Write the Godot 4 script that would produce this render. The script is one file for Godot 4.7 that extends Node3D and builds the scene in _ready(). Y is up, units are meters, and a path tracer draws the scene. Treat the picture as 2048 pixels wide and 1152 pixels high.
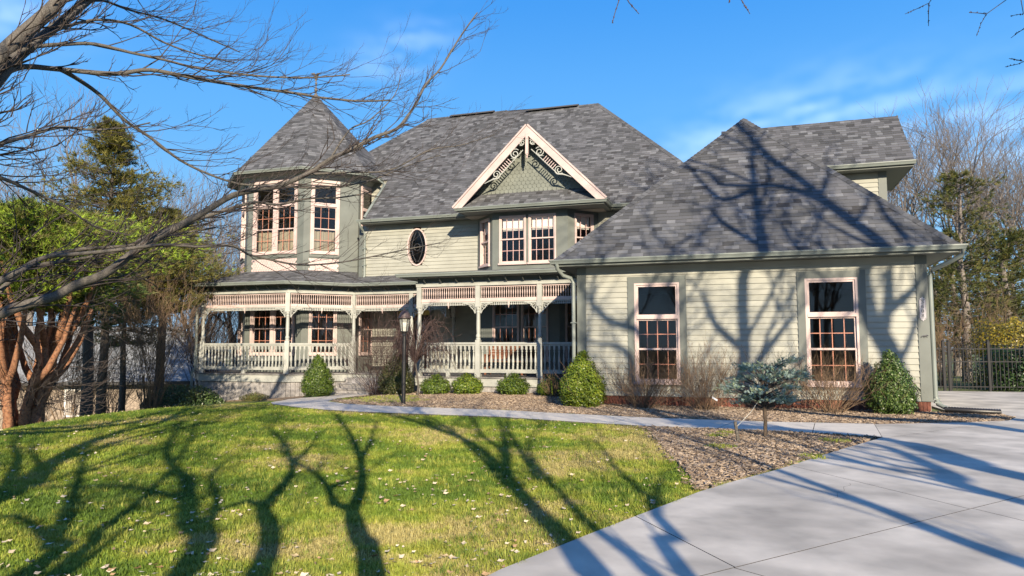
extends Node3D

# ---------------------------------------------------------------- helpers
class MB:
	var v := PackedVector3Array()
	var n := PackedVector3Array()
	var c := PackedColorArray()
	var i := PackedInt32Array()

	func tri(a: Vector3, b: Vector3, d: Vector3, col := Color.WHITE) -> void:
		var nn := (b - a).cross(d - a)
		if nn.length_squared() < 1e-16:
			return
		nn = nn.normalized()
		var k := v.size()
		v.append(a); v.append(b); v.append(d)
		n.append(nn); n.append(nn); n.append(nn)
		c.append(col); c.append(col); c.append(col)
		i.append(k); i.append(k + 2); i.append(k + 1)

	func quad(a: Vector3, b: Vector3, d: Vector3, e: Vector3, col := Color.WHITE) -> void:
		var nn := (d - a).cross(e - b)
		if nn.length_squared() < 1e-16:
			return
		nn = nn.normalized()
		var k := v.size()
		v.append(a); v.append(b); v.append(d); v.append(e)
		for q in 4:
			n.append(nn); c.append(col)
		i.append(k); i.append(k + 2); i.append(k + 1)
		i.append(k); i.append(k + 3); i.append(k + 2)

	func box(t: Transform3D, s: Vector3, col := Color.WHITE) -> void:
		var h := s * 0.5
		var p := []
		for q in 8:
			p.append(t * Vector3(h.x if q & 1 else -h.x, h.y if q & 2 else -h.y, h.z if q & 4 else -h.z))
		quad(p[4], p[5], p[7], p[6], col)
		quad(p[1], p[0], p[2], p[3], col)
		quad(p[5], p[1], p[3], p[7], col)
		quad(p[0], p[4], p[6], p[2], col)
		quad(p[6], p[7], p[3], p[2], col)
		quad(p[0], p[1], p[5], p[4], col)

	func bx(x0: float, x1: float, y0: float, y1: float, z0: float, z1: float, col := Color.WHITE) -> void:
		box(Transform3D(Basis(), Vector3((x0 + x1) / 2, (y0 + y1) / 2, (z0 + z1) / 2)), Vector3(x1 - x0, y1 - y0, z1 - z0), col)

	func tube(p: PackedVector3Array, r: PackedFloat32Array, sides: int, col := Color.WHITE) -> void:
		var m := p.size()
		if m < 2:
			return
		var base := v.size()
		var up := Vector3(0.13, 0.97, 0.21)
		for k in m:
			var d := (p[mini(k + 1, m - 1)] - p[maxi(k - 1, 0)]).normalized()
			var s := d.cross(up)
			if s.length_squared() < 0.01:
				s = d.cross(Vector3(1, 0.1, 0))
			s = s.normalized()
			var w := s.cross(d)
			for q in sides:
				var a := TAU * q / sides
				var o := s * cos(a) + w * sin(a)
				v.append(p[k] + o * r[k]); n.append(o); c.append(col)
		for k in m - 1:
			for q in sides:
				var a0 := base + k * sides + q
				var a1 := base + k * sides + (q + 1) % sides
				i.append(a0); i.append(a1); i.append(a0 + sides)
				i.append(a1); i.append(a1 + sides); i.append(a0 + sides)

	# profile of (radius, height), turned about the y axis of t
	func lathe(prof: Array, sides: int, t := Transform3D(), col := Color.WHITE) -> void:
		for k in prof.size() - 1:
			var p0: Vector2 = prof[k]
			var p1: Vector2 = prof[k + 1]
			var base := v.size()
			var sl := Vector2(p1.y - p0.y, p0.x - p1.x).normalized()
			for q in sides + 1:
				var a := TAU * q / sides
				var dir := Vector3(cos(a), 0, sin(a))
				var nn := (t.basis * (dir * sl.x + Vector3(0, sl.y, 0))).normalized()
				v.append(t * (dir * p0.x + Vector3(0, p0.y, 0))); n.append(nn); c.append(col)
				v.append(t * (dir * p1.x + Vector3(0, p1.y, 0))); n.append(nn); c.append(col)
			for q in sides:
				var b := base + q * 2
				i.append(b); i.append(b + 2); i.append(b + 1)
				i.append(b + 2); i.append(b + 3); i.append(b + 1)

	# closed 2-D profile (out, up) swept along a horizontal-ish path with mitred corners
	func sweep(path: Array, prof: Array, closed := false, col := Color.WHITE) -> void:
		var m := path.size()
		var rings := []
		for k in m:
			var pv: Vector3 = path[k]
			var d0 := Vector3.ZERO
			var d1 := Vector3.ZERO
			if closed or k > 0:
				d0 = pv - path[(k - 1 + m) % m]; d0.y = 0; d0 = d0.normalized()
			if closed or k < m - 1:
				d1 = path[(k + 1) % m] - pv; d1.y = 0; d1 = d1.normalized()
			if d0 == Vector3.ZERO: d0 = d1
			if d1 == Vector3.ZERO: d1 = d0
			var n0 := Vector3(-d0.z, 0, d0.x)
			var n1 := Vector3(-d1.z, 0, d1.x)
			var o := n0 + n1
			o = o / maxf(0.3, o.dot(n0))
			var ring := []
			for q in prof:
				ring.append(pv + o * q.x + Vector3(0, q.y, 0))
			rings.append(ring)
		var np := prof.size()
		for k in (m if closed else m - 1):
			var a: Array = rings[k]
			var b: Array = rings[(k + 1) % m]
			for q in np:
				var q2 := (q + 1) % np
				quad(a[q], b[q], b[q2], a[q2], col)
		if not closed:
			for e in [0, m - 1]:
				var pts := PackedVector2Array()
				for q in prof: pts.append(q)
				var ti := Geometry2D.triangulate_polygon(pts)
				for q in range(0, ti.size(), 3):
					var r: Array = rings[e]
					if e == 0: tri(r[ti[q]], r[ti[q + 1]], r[ti[q + 2]], col)
					else: tri(r[ti[q]], r[ti[q + 2]], r[ti[q + 1]], col)

	func mesh() -> ArrayMesh:
		var am := ArrayMesh.new()
		if v.is_empty():
			return am
		var a := []
		a.resize(Mesh.ARRAY_MAX)
		a[Mesh.ARRAY_VERTEX] = v
		a[Mesh.ARRAY_NORMAL] = n
		a[Mesh.ARRAY_COLOR] = c
		a[Mesh.ARRAY_INDEX] = i
		am.add_surface_from_arrays(Mesh.PRIMITIVE_TRIANGLES, a)
		return am

const HO := Vector3(8.62421, 0, -15.05154)      # the garage's front right corner
const HU := Vector3(0.949972, 0, 0.312335)      # along the front, to the right
const HW := Vector3(-0.312335, 0, 0.949972)     # out of the front
var SUN_H := Vector3(sin(deg_to_rad(-10.0)), 0, -cos(deg_to_rad(10.0)))
var M := {}
var TX := {}
var house: Node3D
var used := {}

func hl(x: float, y: float, z: float) -> Vector3:
	return HO + HU * x + HW * z + Vector3(0, y, 0)

func sstep(a: float, b: float, x: float) -> float:
	var t := clampf((x - a) / (b - a), 0, 1)
	return t * t * (3 - 2 * t)

func ground_y(x: float, z: float) -> float:
	var a := clampf((-1.0 - x) / 8.0, 0, 1.2)
	var h := -0.42 * pow(a, 1.3) * sstep(-13, -23, z)
	var cr := -7.2 - 2.6 * sstep(-15, -24, z)
	var d := maxf(0, cr - x)
	h += (-0.06 * d * d) if d < 3.5 else (-0.735 - 0.42 * (d - 3.5))
	h += 0.10 * exp(-pow((x + 6.5) / 3.0, 2) - pow((z + 15) / 6.0, 2))
	return maxf(h, -2.6)

func on_ground(x: float, z: float, lift := 0.0) -> Vector3:
	return Vector3(x, ground_y(x, z) + lift, z)

func numbered(called: String) -> String:
	if not used.has(called):
		used[called] = 0
		return called
	used[called] += 1
	return "%s_%03d" % [called, used[called]]

func thing(called: String, label: String, category: String, at := Vector3.ZERO, turn := 0.0, group := "") -> Node3D:
	var o := Node3D.new()
	o.name = numbered(called)
	add_child(o)
	o.position = at
	o.rotation.y = turn
	o.set_meta("label", label)
	o.set_meta("category", category)
	if group != "": o.set_meta("group", group)
	return o

func part(parent: Node, called: String, mesh: Mesh, mat: Material, xf := Transform3D()) -> MeshInstance3D:
	var o := MeshInstance3D.new()
	o.name = called
	o.mesh = mesh
	o.material_override = mat
	o.transform = xf
	parent.add_child(o, true)
	return o

func setting(called: String, mesh: Mesh, mat: Material) -> MeshInstance3D:
	var o := part(self, called, mesh, mat)
	o.set_meta("kind", "structure")
	return o

func dup(o: Node3D, at: Vector3, turn: float, sc: float, label: String, group := "") -> Node3D:
	var r: Node3D = o.duplicate()
	r.name = numbered(String(o.name).trim_suffix("_001"))
	add_child(r)
	r.transform = Transform3D(Basis(Vector3.UP, turn).scaled(Vector3.ONE * sc), at)
	r.set_meta("label", label)
	if group != "": r.set_meta("group", group)
	return r

# ---------------------------------------------------------------- textures and materials
func grey_tex(freq: float, oct: int, lo: float, hi: float, sd: int, size := 256, pw := 1.0, sx := 1.0) -> ImageTexture:
	var f := FastNoiseLite.new()
	f.seed = sd
	f.noise_type = FastNoiseLite.TYPE_SIMPLEX_SMOOTH
	f.frequency = freq
	f.fractal_octaves = oct
	var im := f.get_seamless_image(size, size)
	im.convert(Image.FORMAT_RGB8)
	for y in size:
		for x in size:
			var g := pow(im.get_pixel(int(x * sx) % size, y).r, pw)
			g = lo + (hi - lo) * g
			im.set_pixel(x, y, Color(g, g, g))
	return ImageTexture.create_from_image(im)

func ramp_tex(freq: float, oct: int, cols: Array, sd: int, size := 512) -> ImageTexture:
	var f := FastNoiseLite.new()
	f.seed = sd
	f.frequency = freq
	f.fractal_octaves = oct
	var im := f.get_seamless_image(size, size)
	im.convert(Image.FORMAT_RGB8)
	for y in size:
		for x in size:
			var g: float = clampf((im.get_pixel(x, y).r - 0.1) / 0.8, 0, 0.999) * (cols.size() - 1)
			var k := int(g)
			var cc: Color = cols[k].lerp(cols[k + 1], g - k)
			im.set_pixel(x, y, cc.linear_to_srgb())
	return ImageTexture.create_from_image(im)

# col: linear base colour
func mat(key: String, col: Color, rough := 0.8, tex := "", ts := 1.0, bump := "", bs := 0.1, bscale := 0.0) -> StandardMaterial3D:
	var m := StandardMaterial3D.new()
	m.resource_name = key
	m.albedo_color = col.linear_to_srgb()
	m.roughness = rough
	if tex != "":
		m.albedo_texture = TX[tex]
	if bump != "":
		m.heightmap_enabled = true
		m.heightmap_texture = TX[bump]
		m.heightmap_scale = bs
	if tex != "" or bump != "":
		m.uv1_triplanar = true
		m.uv1_world_triplanar = true
		m.uv1_scale = Vector3.ONE * ts
	M[key] = m
	return m

func vcol(m: StandardMaterial3D) -> StandardMaterial3D:
	m.vertex_color_use_as_albedo = true
	return m

func leafy(m: StandardMaterial3D, b: Color) -> StandardMaterial3D:
	m.vertex_color_use_as_albedo = true
	m.backlight_enabled = true
	m.backlight = b
	m.cull_mode = BaseMaterial3D.CULL_DISABLED
	return m

func make_materials() -> void:
	TX.fine = grey_tex(0.09, 3, 0.80, 1.0, 3)
	TX.patch = grey_tex(0.012, 4, 0.86, 1.0, 5)
	TX.mottle = grey_tex(0.03, 5, 0.62, 1.0, 7)
	TX.grain = grey_tex(0.25, 2, 0.70, 1.0, 9)
	TX.stain = grey_tex(0.014, 6, 0.74, 1.06, 29, 512)
	TX.hfine = grey_tex(0.12, 4, 0.0, 1.0, 11)
	TX.bark = grey_tex(0.05, 5, 0.45, 1.0, 13)
	TX.conc = ramp_tex(0.02, 6, [Color(0.54, 0.505, 0.44), Color(0.61, 0.57, 0.495), Color(0.645, 0.60, 0.52), Color(0.69, 0.64, 0.555)], 17)
	TX.soil = ramp_tex(0.03, 5, [Color(0.06, 0.085, 0.02), Color(0.10, 0.13, 0.028), Color(0.16, 0.175, 0.045), Color(0.22, 0.20, 0.085)], 19)
	TX.mulch = ramp_tex(0.06, 5, [Color(0.13, 0.09, 0.06), Color(0.22, 0.16, 0.11), Color(0.32, 0.24, 0.17), Color(0.43, 0.34, 0.25)], 23)
	var w := Color(1, 1, 1)
	mat("siding", Color(0.36, 0.362, 0.312), 0.65, "patch", 0.35, "hfine", 0.05)
	mat("siding_b", Color(0.372, 0.374, 0.322), 0.62, "patch", 0.45, "hfine", 0.05)
	mat("siding_c", Color(0.335, 0.338, 0.29), 0.68, "patch", 0.6, "hfine", 0.06)
	mat("plaster", Color(0.34, 0.31, 0.27), 0.9)
	mat("floorboards", Color(0.22, 0.12, 0.06), 0.5, "bark", 0.8)
	mat("siding_back", Color(0.32, 0.31, 0.26), 0.9)
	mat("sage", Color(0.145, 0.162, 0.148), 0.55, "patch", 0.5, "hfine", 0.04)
	mat("sage_light", Color(0.40, 0.412, 0.38), 0.55, "patch", 0.6, "hfine", 0.04)
	mat("pink", Color(0.59, 0.465, 0.435), 0.5, "patch", 0.6, "hfine", 0.03)
	mat("gutter", Color(0.225, 0.255, 0.235), 0.38, "patch", 0.3)
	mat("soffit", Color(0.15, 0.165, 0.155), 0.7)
	mat("deck", Color(0.33, 0.32, 0.31), 0.75, "mottle", 0.4, "hfine", 0.1)
	mat("skirt", Color(0.45, 0.43, 0.42), 0.75, "mottle", 0.5, "hfine", 0.1)
	mat("door", Color(0.035, 0.015, 0.01), 0.4, "bark", 1.5)
	mat("muntin", Color(0.46, 0.20, 0.13), 0.5)
	mat("muntin_pink", Color(0.55, 0.36, 0.33), 0.5)
	mat("room", Color(0.30, 0.27, 0.24), 0.9)
	mat("curtain", Color(0.30, 0.27, 0.20), 0.9, "fine", 4.0)
	mat("shade", Color(0.62, 0.62, 0.58), 0.9)
	mat("underlay", Color(0.07, 0.07, 0.075), 0.95)
	vcol(mat("shingle", w, 0.93, "grain", 2.0, "hfine", 0.12))
	var tones := [0.050, 0.066, 0.085, 0.105, 0.128, 0.155, 0.19]
	for k in tones.size():
		var g: float = tones[k]
		mat("shingle%d" % k, Color(g * 1.20, g * 1.25, g * 1.36), 0.93, "grain", 2.0, "hfine", 0.12)
	for k in 5:
		mat("brick%d" % k, [Color(0.25, 0.095, 0.06), Color(0.31, 0.12, 0.075), Color(0.21, 0.075, 0.05), Color(0.36, 0.16, 0.10), Color(0.28, 0.10, 0.07)][k], 0.9, "mottle", 1.5, "hfine", 0.2)
	mat("mortar", Color(0.34, 0.30, 0.27), 0.95, "fine", 2.0)
	mat("scale", Color(0.185, 0.202, 0.175), 0.7, "patch", 0.8, "hfine", 0.06)
	mat("black_metal", Color(0.022, 0.021, 0.022), 0.42, "fine", 2.0)
	mat("bronze", Color(0.10, 0.07, 0.065), 0.45, "mottle", 2.0)
	mat("copper", Color(0.12, 0.11, 0.10), 0.6)
	mat("plaque", Color(0.42, 0.40, 0.42), 0.6)
	mat("fence_metal", Color(0.018, 0.018, 0.02), 0.8)
	mat("lettering", Color(0.10, 0.10, 0.11), 0.6)
	mat("bench_wood", Color(0.30, 0.11, 0.05), 0.55, "bark", 1.2)
	mat("stained", Color(0.55, 0.42, 0.10), 0.2)
	mat("concrete", w, 0.85)
	M.concrete.albedo_texture = TX.conc
	M.concrete.uv1_triplanar = true
	M.concrete.uv1_world_triplanar = true
	M.concrete.uv1_scale = Vector3.ONE * 0.23
	M.concrete.detail_enabled = true
	M.concrete.detail_albedo = TX.stain
	M.concrete.detail_uv_layer = BaseMaterial3D.DETAIL_UV_2
	M.concrete.uv2_triplanar = true
	M.concrete.uv2_world_triplanar = true
	M.concrete.uv2_scale = Vector3.ONE * 0.11
	M.concrete.detail_blend_mode = BaseMaterial3D.BLEND_MODE_MUL
	M.concrete.heightmap_enabled = true
	M.concrete.heightmap_texture = TX.hfine
	M.concrete.heightmap_scale = 0.08
	mat("walk", Color(1.0, 1.0, 1.0), 0.85)
	M.walk.albedo_texture = TX.conc
	M.walk.uv1_triplanar = true
	M.walk.uv1_world_triplanar = true
	M.walk.uv1_scale = Vector3.ONE * 0.31
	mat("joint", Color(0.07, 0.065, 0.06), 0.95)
	mat("lawn", w, 0.95)
	M.lawn.albedo_texture = TX.soil
	M.lawn.uv1_triplanar = true
	M.lawn.uv1_world_triplanar = true
	M.lawn.uv1_scale = Vector3.ONE * 0.35
	mat("mulch", w, 0.95)
	M.mulch.albedo_texture = TX.mulch
	M.mulch.uv1_triplanar = true
	M.mulch.uv1_world_triplanar = true
	M.mulch.uv1_scale = Vector3.ONE * 0.9
	M.mulch.heightmap_enabled = true
	M.mulch.heightmap_texture = TX.hfine
	M.mulch.heightmap_scale = 1.5
	vcol(mat("chips", w, 0.95))
	leafy(mat("grass", w, 0.7), Color(0.5, 0.5, 0.4))
	leafy(mat("leaf", w, 0.42), Color(0.35, 0.4, 0.2))
	leafy(mat("needle", w, 0.65), Color(0.3, 0.35, 0.2))
	leafy(mat("dry_leaf", w, 0.8), Color(0.3, 0.25, 0.15))
	mat("bark_grey", Color(0.185, 0.165, 0.14), 0.9, "bark", 3.0, "bark", 0.6)
	mat("bark_limb", Color(0.20, 0.18, 0.155), 0.9, "bark", 4.0, "bark", 0.8)
	mat("bark_dark", Color(0.15, 0.125, 0.105), 0.92, "bark", 3.0, "bark", 0.6)
	mat("bark_far", Color(0.34, 0.295, 0.265), 0.95, "bark", 1.0)
	TX.peel = ramp_tex(0.035, 5, [Color(0.07, 0.04, 0.03), Color(0.17, 0.08, 0.045), Color(0.29, 0.125, 0.06), Color(0.33, 0.18, 0.10), Color(0.15, 0.09, 0.065)], 53, 256)
	mat("bark_orange", Color(1, 1, 1), 0.9, "peel", 1.6, "bark", 2.0)
	mat("twig_tan", Color(0.42, 0.28, 0.17), 0.9, "bark", 5.0)
	mat("twig_grey", Color(0.12, 0.095, 0.085), 0.9, "bark", 5.0)
	mat("twig_red", Color(0.16, 0.10, 0.09), 0.9, "bark", 5.0)
	mat("stake", Color(0.22, 0.16, 0.11), 0.9, "bark", 6.0)
	mat("far_roof", Color(0.36, 0.38, 0.40), 0.9, "mottle", 0.5)
	mat("far_wall", Color(0.42, 0.34, 0.27), 0.9, "mottle", 0.8)
	mat("white_plastic", Color(0.7, 0.7, 0.7), 0.5)
	mat("cord", Color(0.6, 0.58, 0.5), 0.8)
	var g := StandardMaterial3D.new()
	g.albedo_color = Color(0.05, 0.05, 0.05, 0.03)
	g.transparency = BaseMaterial3D.TRANSPARENCY_ALPHA
	g.roughness = 0.02
	g.metallic_specular = 1.0
	M.glass = g
	var fg := g.duplicate()
	fg.albedo_color = Color(0.85, 0.85, 0.8, 0.35)
	fg.roughness = 0.15
	M.frosted = fg

# ---------------------------------------------------------------- camera, sky, sun
func make_view() -> void:
	var cam := Camera3D.new()
	cam.name = "camera"
	cam.fov = rad_to_deg(2.0 * atan(576.0 / 1450.0))
	cam.near = 0.05
	cam.far = 900.0
	cam.position = Vector3(0, 1.33, 0)
	cam.rotation.x = atan(122.0 / 1450.0)
	add_child(cam)
	cam.current = true
	var env := Environment.new()
	env.background_mode = Environment.BG_SKY
	env.tonemap_mode = Environment.TONE_MAPPER_LINEAR
	env.tonemap_exposure = 1.85
	env.sdfgi_enabled = true
	env.ssao_enabled = true
	env.ssil_enabled = true
	var sm := PanoramaSkyMaterial.new()
	sm.panorama = clear_sky()
	var sky := Sky.new()
	sky.sky_material = sm
	env.sky = sky
	var we := WorldEnvironment.new()
	we.name = "world"
	we.environment = env
	add_child(we)
	var sun := DirectionalLight3D.new()
	sun.name = "sun"
	sun.light_energy = 1.6
	sun.light_color = Color(1.0, 0.93, 0.82)
	sun.light_angular_distance = 0.4
	sun.shadow_enabled = true
	add_child(sun)
	var d := (SUN_H * cos(deg_to_rad(20.0)) + Vector3(0, -sin(deg_to_rad(20.0)), 0)).normalized()
	sun.look_at_from_position(Vector3.ZERO, d, Vector3.UP)

# a clear winter sky: pale at the horizon, deepest overhead, brighter round the sun,
# with thin drawn-out wisps of high cloud, the same sort all round
func clear_sky() -> ImageTexture:
	var w := 1024
	var h := 512
	var sunward := (-SUN_H * cos(deg_to_rad(20.0)) + Vector3(0, sin(deg_to_rad(20.0)), 0)).normalized()
	var els := [0.0, 8.0, 17.0, 27.0, 45.0, 68.0, 90.0]
	var air := [Color(0.27, 0.43, 0.585), Color(0.165, 0.365, 0.60), Color(0.085, 0.285, 0.60), Color(0.038, 0.205, 0.545), Color(0.018, 0.115, 0.37), Color(0.011, 0.072, 0.26), Color(0.010, 0.062, 0.23)]
	var f := FastNoiseLite.new()
	f.seed = 41
	f.frequency = 1.0
	f.fractal_octaves = 6
	f.fractal_gain = 0.55
	var wisps := [[22.0, 16.5, 7.5, 2.6], [34.5, 14.0, 9.0, 3.4], [13.0, 13.5, 4.5, 2.0], [-9.0, 22.5, 3.5, 2.0], [-36.0, 21.0, 4.0, 2.5]]
	var r := RandomNumberGenerator.new()
	r.seed = 8
	for k in 22:
		wisps.append([r.randf_range(48.0, 310.0), r.randf_range(10.0, 42.0), r.randf_range(5.0, 10.0), r.randf_range(2.0, 4.0)])
	var im := Image.create(w, h, false, Image.FORMAT_RGBF)
	for y in h:
		var el := (0.5 - (y + 0.5) / h) * 180.0
		var base := Color(0.10, 0.10, 0.085)
		if el > 0.0:
			var k := 0
			while k < els.size() - 2 and el > els[k + 1]: k += 1
			base = air[k].lerp(air[k + 1], sstep(els[k], els[k + 1], el) * 0.35 + 0.65 * clampf((el - els[k]) / (els[k + 1] - els[k]), 0, 1))
		for x in w:
			var col := base
			var az := 360.0 * (x + 0.5) / w
			if el > 0.0:
				var dir := Vector3(sin(deg_to_rad(az)) * cos(deg_to_rad(el)), sin(deg_to_rad(el)), -cos(deg_to_rad(az)) * cos(deg_to_rad(el)))
				var off := rad_to_deg(acos(clampf(dir.dot(sunward), -1, 1)))
				col += Color(0.75, 0.68, 0.58) * exp(-off / 13.0)
			if el > 0.0 and el < 60.0:
				var m := 0.0
				for q in wisps:
					var d: float = wrapf(az - q[0], -180.0, 180.0) / q[2]
					if absf(d) > 2.4: continue
					var e: float = (el - q[1] - d * 0.9) / q[3]
					if absf(e) > 2.4: continue
					m += exp(-d * d - e * e)
				if m > 0.01:
					var n := f.get_noise_2d(az * 0.16 - el * 0.12, el * 0.75 - az * 0.10)
					var a := clampf(m, 0, 1) * clampf(0.42 + n * 1.25, 0, 1)
					col += Color(1, 1, 1) * clampf(a * 0.21, 0, 0.22)
			im.set_pixel(x, y, Color(col.r, col.g, col.b) * 0.93)
	return ImageTexture.create_from_image(im)

func _ready() -> void:
	make_view()
	make_materials()
	make_ground()
	make_house()
	make_porch()
	make_beds()
	make_trees()
	make_background()
	make_lawn_detail()
	print("done ", Time.get_ticks_msec())

# ---------------------------------------------------------------- ground
var WALK := PackedVector2Array([Vector2(5.43, -10.78), Vector2(4.02, -11.67), Vector2(2.23, -12.33), Vector2(1.0, -13.1), Vector2(-0.23, -13.97), Vector2(-2.23, -14.62), Vector2(-3.05, -14.85), Vector2(-3.86, -15.2), Vector2(-4.69, -15.83), Vector2(-5.57, -17.04), Vector2(-6.25, -18.9), Vector2(-6.75, -20.9), Vector2(-6.92, -22.6), Vector2(-6.45, -23.4), Vector2(-5.76, -23.85), Vector2(-3.95, -23.3), Vector2(-4.6, -22.4), Vector2(-5.0, -20.9), Vector2(-4.72, -18.73), Vector2(-3.91, -17.25), Vector2(-3.01, -16.68), Vector2(-2.15, -16.26), Vector2(-0.25, -15.51), Vector2(1.2, -14.6), Vector2(2.59, -13.79), Vector2(4.5, -13.06), Vector2(6.25, -12.66)])
var DRIVE := PackedVector2Array([Vector2(6.25, -12.66), Vector2(5.43, -10.78), Vector2(4.23, -9.49), Vector2(2.83, -7.91), Vector2(2.05, -7.12), Vector2(1.70, -6.72), Vector2(0.63, -5.33), Vector2(-0.07, -4.39), Vector2(-0.9, -3.0), Vector2(-1.7, -0.8), Vector2(-2.0, 3.0), Vector2(-2.0, 14.0), Vector2(5.2, 14.0), Vector2(5.4, -2.0), Vector2(9.5, -9.0), Vector2(14.5, -16.5), Vector2(18.5, -21.4), Vector2(11.58, -22.92), Vector2(9.13, -15.42), Vector2(9.9, -15.1), Vector2(9.55, -13.9), Vector2(9.0, -13.3), Vector2(8.0, -12.95)])
var ISLAND := PackedVector2Array([Vector2(5.36, -10.86), Vector2(4.2, -9.56), Vector2(2.8, -7.98), Vector2(2.05, -7.19), Vector2(1.72, -6.85), Vector2(1.86, -7.82), Vector2(1.94, -9.06), Vector2(2.1, -10.78), Vector2(2.2, -12.28), Vector2(4.0, -11.62)])
var BED := PackedVector2Array([Vector2(6.28, -12.72), Vector2(4.5, -13.12), Vector2(2.59, -13.85), Vector2(1.2, -14.66), Vector2(-0.25, -15.57), Vector2(-2.15, -16.32), Vector2(-3.01, -16.74), Vector2(-3.86, -17.3), Vector2(-4.62, -18.78), Vector2(-4.9, -20.9), Vector2(-4.5, -22.35), Vector2(-3.9, -23.2), Vector2(-3.0, -24.5), Vector2(2.0, -25.5), Vector2(1.6, -17.4), Vector2(8.6, -15.1), Vector2(9.85, -15.2), Vector2(9.48, -13.92), Vector2(8.95, -13.36), Vector2(8.0, -13.01)])
var BED_LEFT := PackedVector2Array([Vector2(-6.5, -23.45), Vector2(-7.05, -22.9), Vector2(-8.3, -24.2), Vector2(-10.4, -25.6), Vector2(-12.0, -28.5), Vector2(-12.5, -30.0), Vector2(-9.5, -30.0), Vector2(-7.0, -25.6)])

func patch(mb: MB, poly: PackedVector2Array, lift: float, cell: float, thick := 0.10) -> void:
	var r := Rect2(poly[0], Vector2.ZERO)
	for p in poly:
		r = r.expand(p)
	for ix in range(floori(r.position.x / cell), ceili(r.end.x / cell)):
		for iz in range(floori(r.position.y / cell), ceili(r.end.y / cell)):
			var q := PackedVector2Array([Vector2(ix, iz) * cell, Vector2(ix + 1, iz) * cell, Vector2(ix + 1, iz + 1) * cell, Vector2(ix, iz + 1) * cell])
			for piece in Geometry2D.intersect_polygons(q, poly):
				var ti := Geometry2D.triangulate_polygon(piece)
				for k in range(0, ti.size(), 3):
					var a: Vector2 = piece[ti[k]]
					var b: Vector2 = piece[ti[k + 1]]
					var d: Vector2 = piece[ti[k + 2]]
					if (b - a).cross(d - a) > 0:
						var t := b; b = d; d = t
					mb.tri(on_ground(a.x, a.y, lift), on_ground(b.x, b.y, lift), on_ground(d.x, d.y, lift))
	if thick <= 0.0:
		return
	rim(mb, poly, lift, thick, cell)

func rim(mb: MB, poly: PackedVector2Array, lift: float, thick: float, cell := 0.5) -> void:
	for k in poly.size():
		var a := poly[k]
		var b := poly[(k + 1) % poly.size()]
		var m := maxi(1, int(a.distance_to(b) / cell))
		for j in m:
			var p := a.lerp(b, float(j) / m)
			var q := a.lerp(b, float(j + 1) / m)
			var t0 := on_ground(p.x, p.y, lift)
			var t1 := on_ground(q.x, q.y, lift)
			mb.quad(t0, t1, t1 - Vector3(0, thick, 0), t0 - Vector3(0, thick, 0))

func half(poly: PackedVector2Array, p: Vector2, d: Vector2, side: float) -> Array:
	var e := d.normalized() * 80.0
	var nn := Vector2(-e.y, e.x) * side
	return Geometry2D.intersect_polygons(poly, PackedVector2Array([p - e, p + e, p + e + nn, p - e + nn]))

func h2(x: float, z: float) -> Vector2:
	var w := hl(x, 0, z)
	return Vector2(w.x, w.z)

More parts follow.
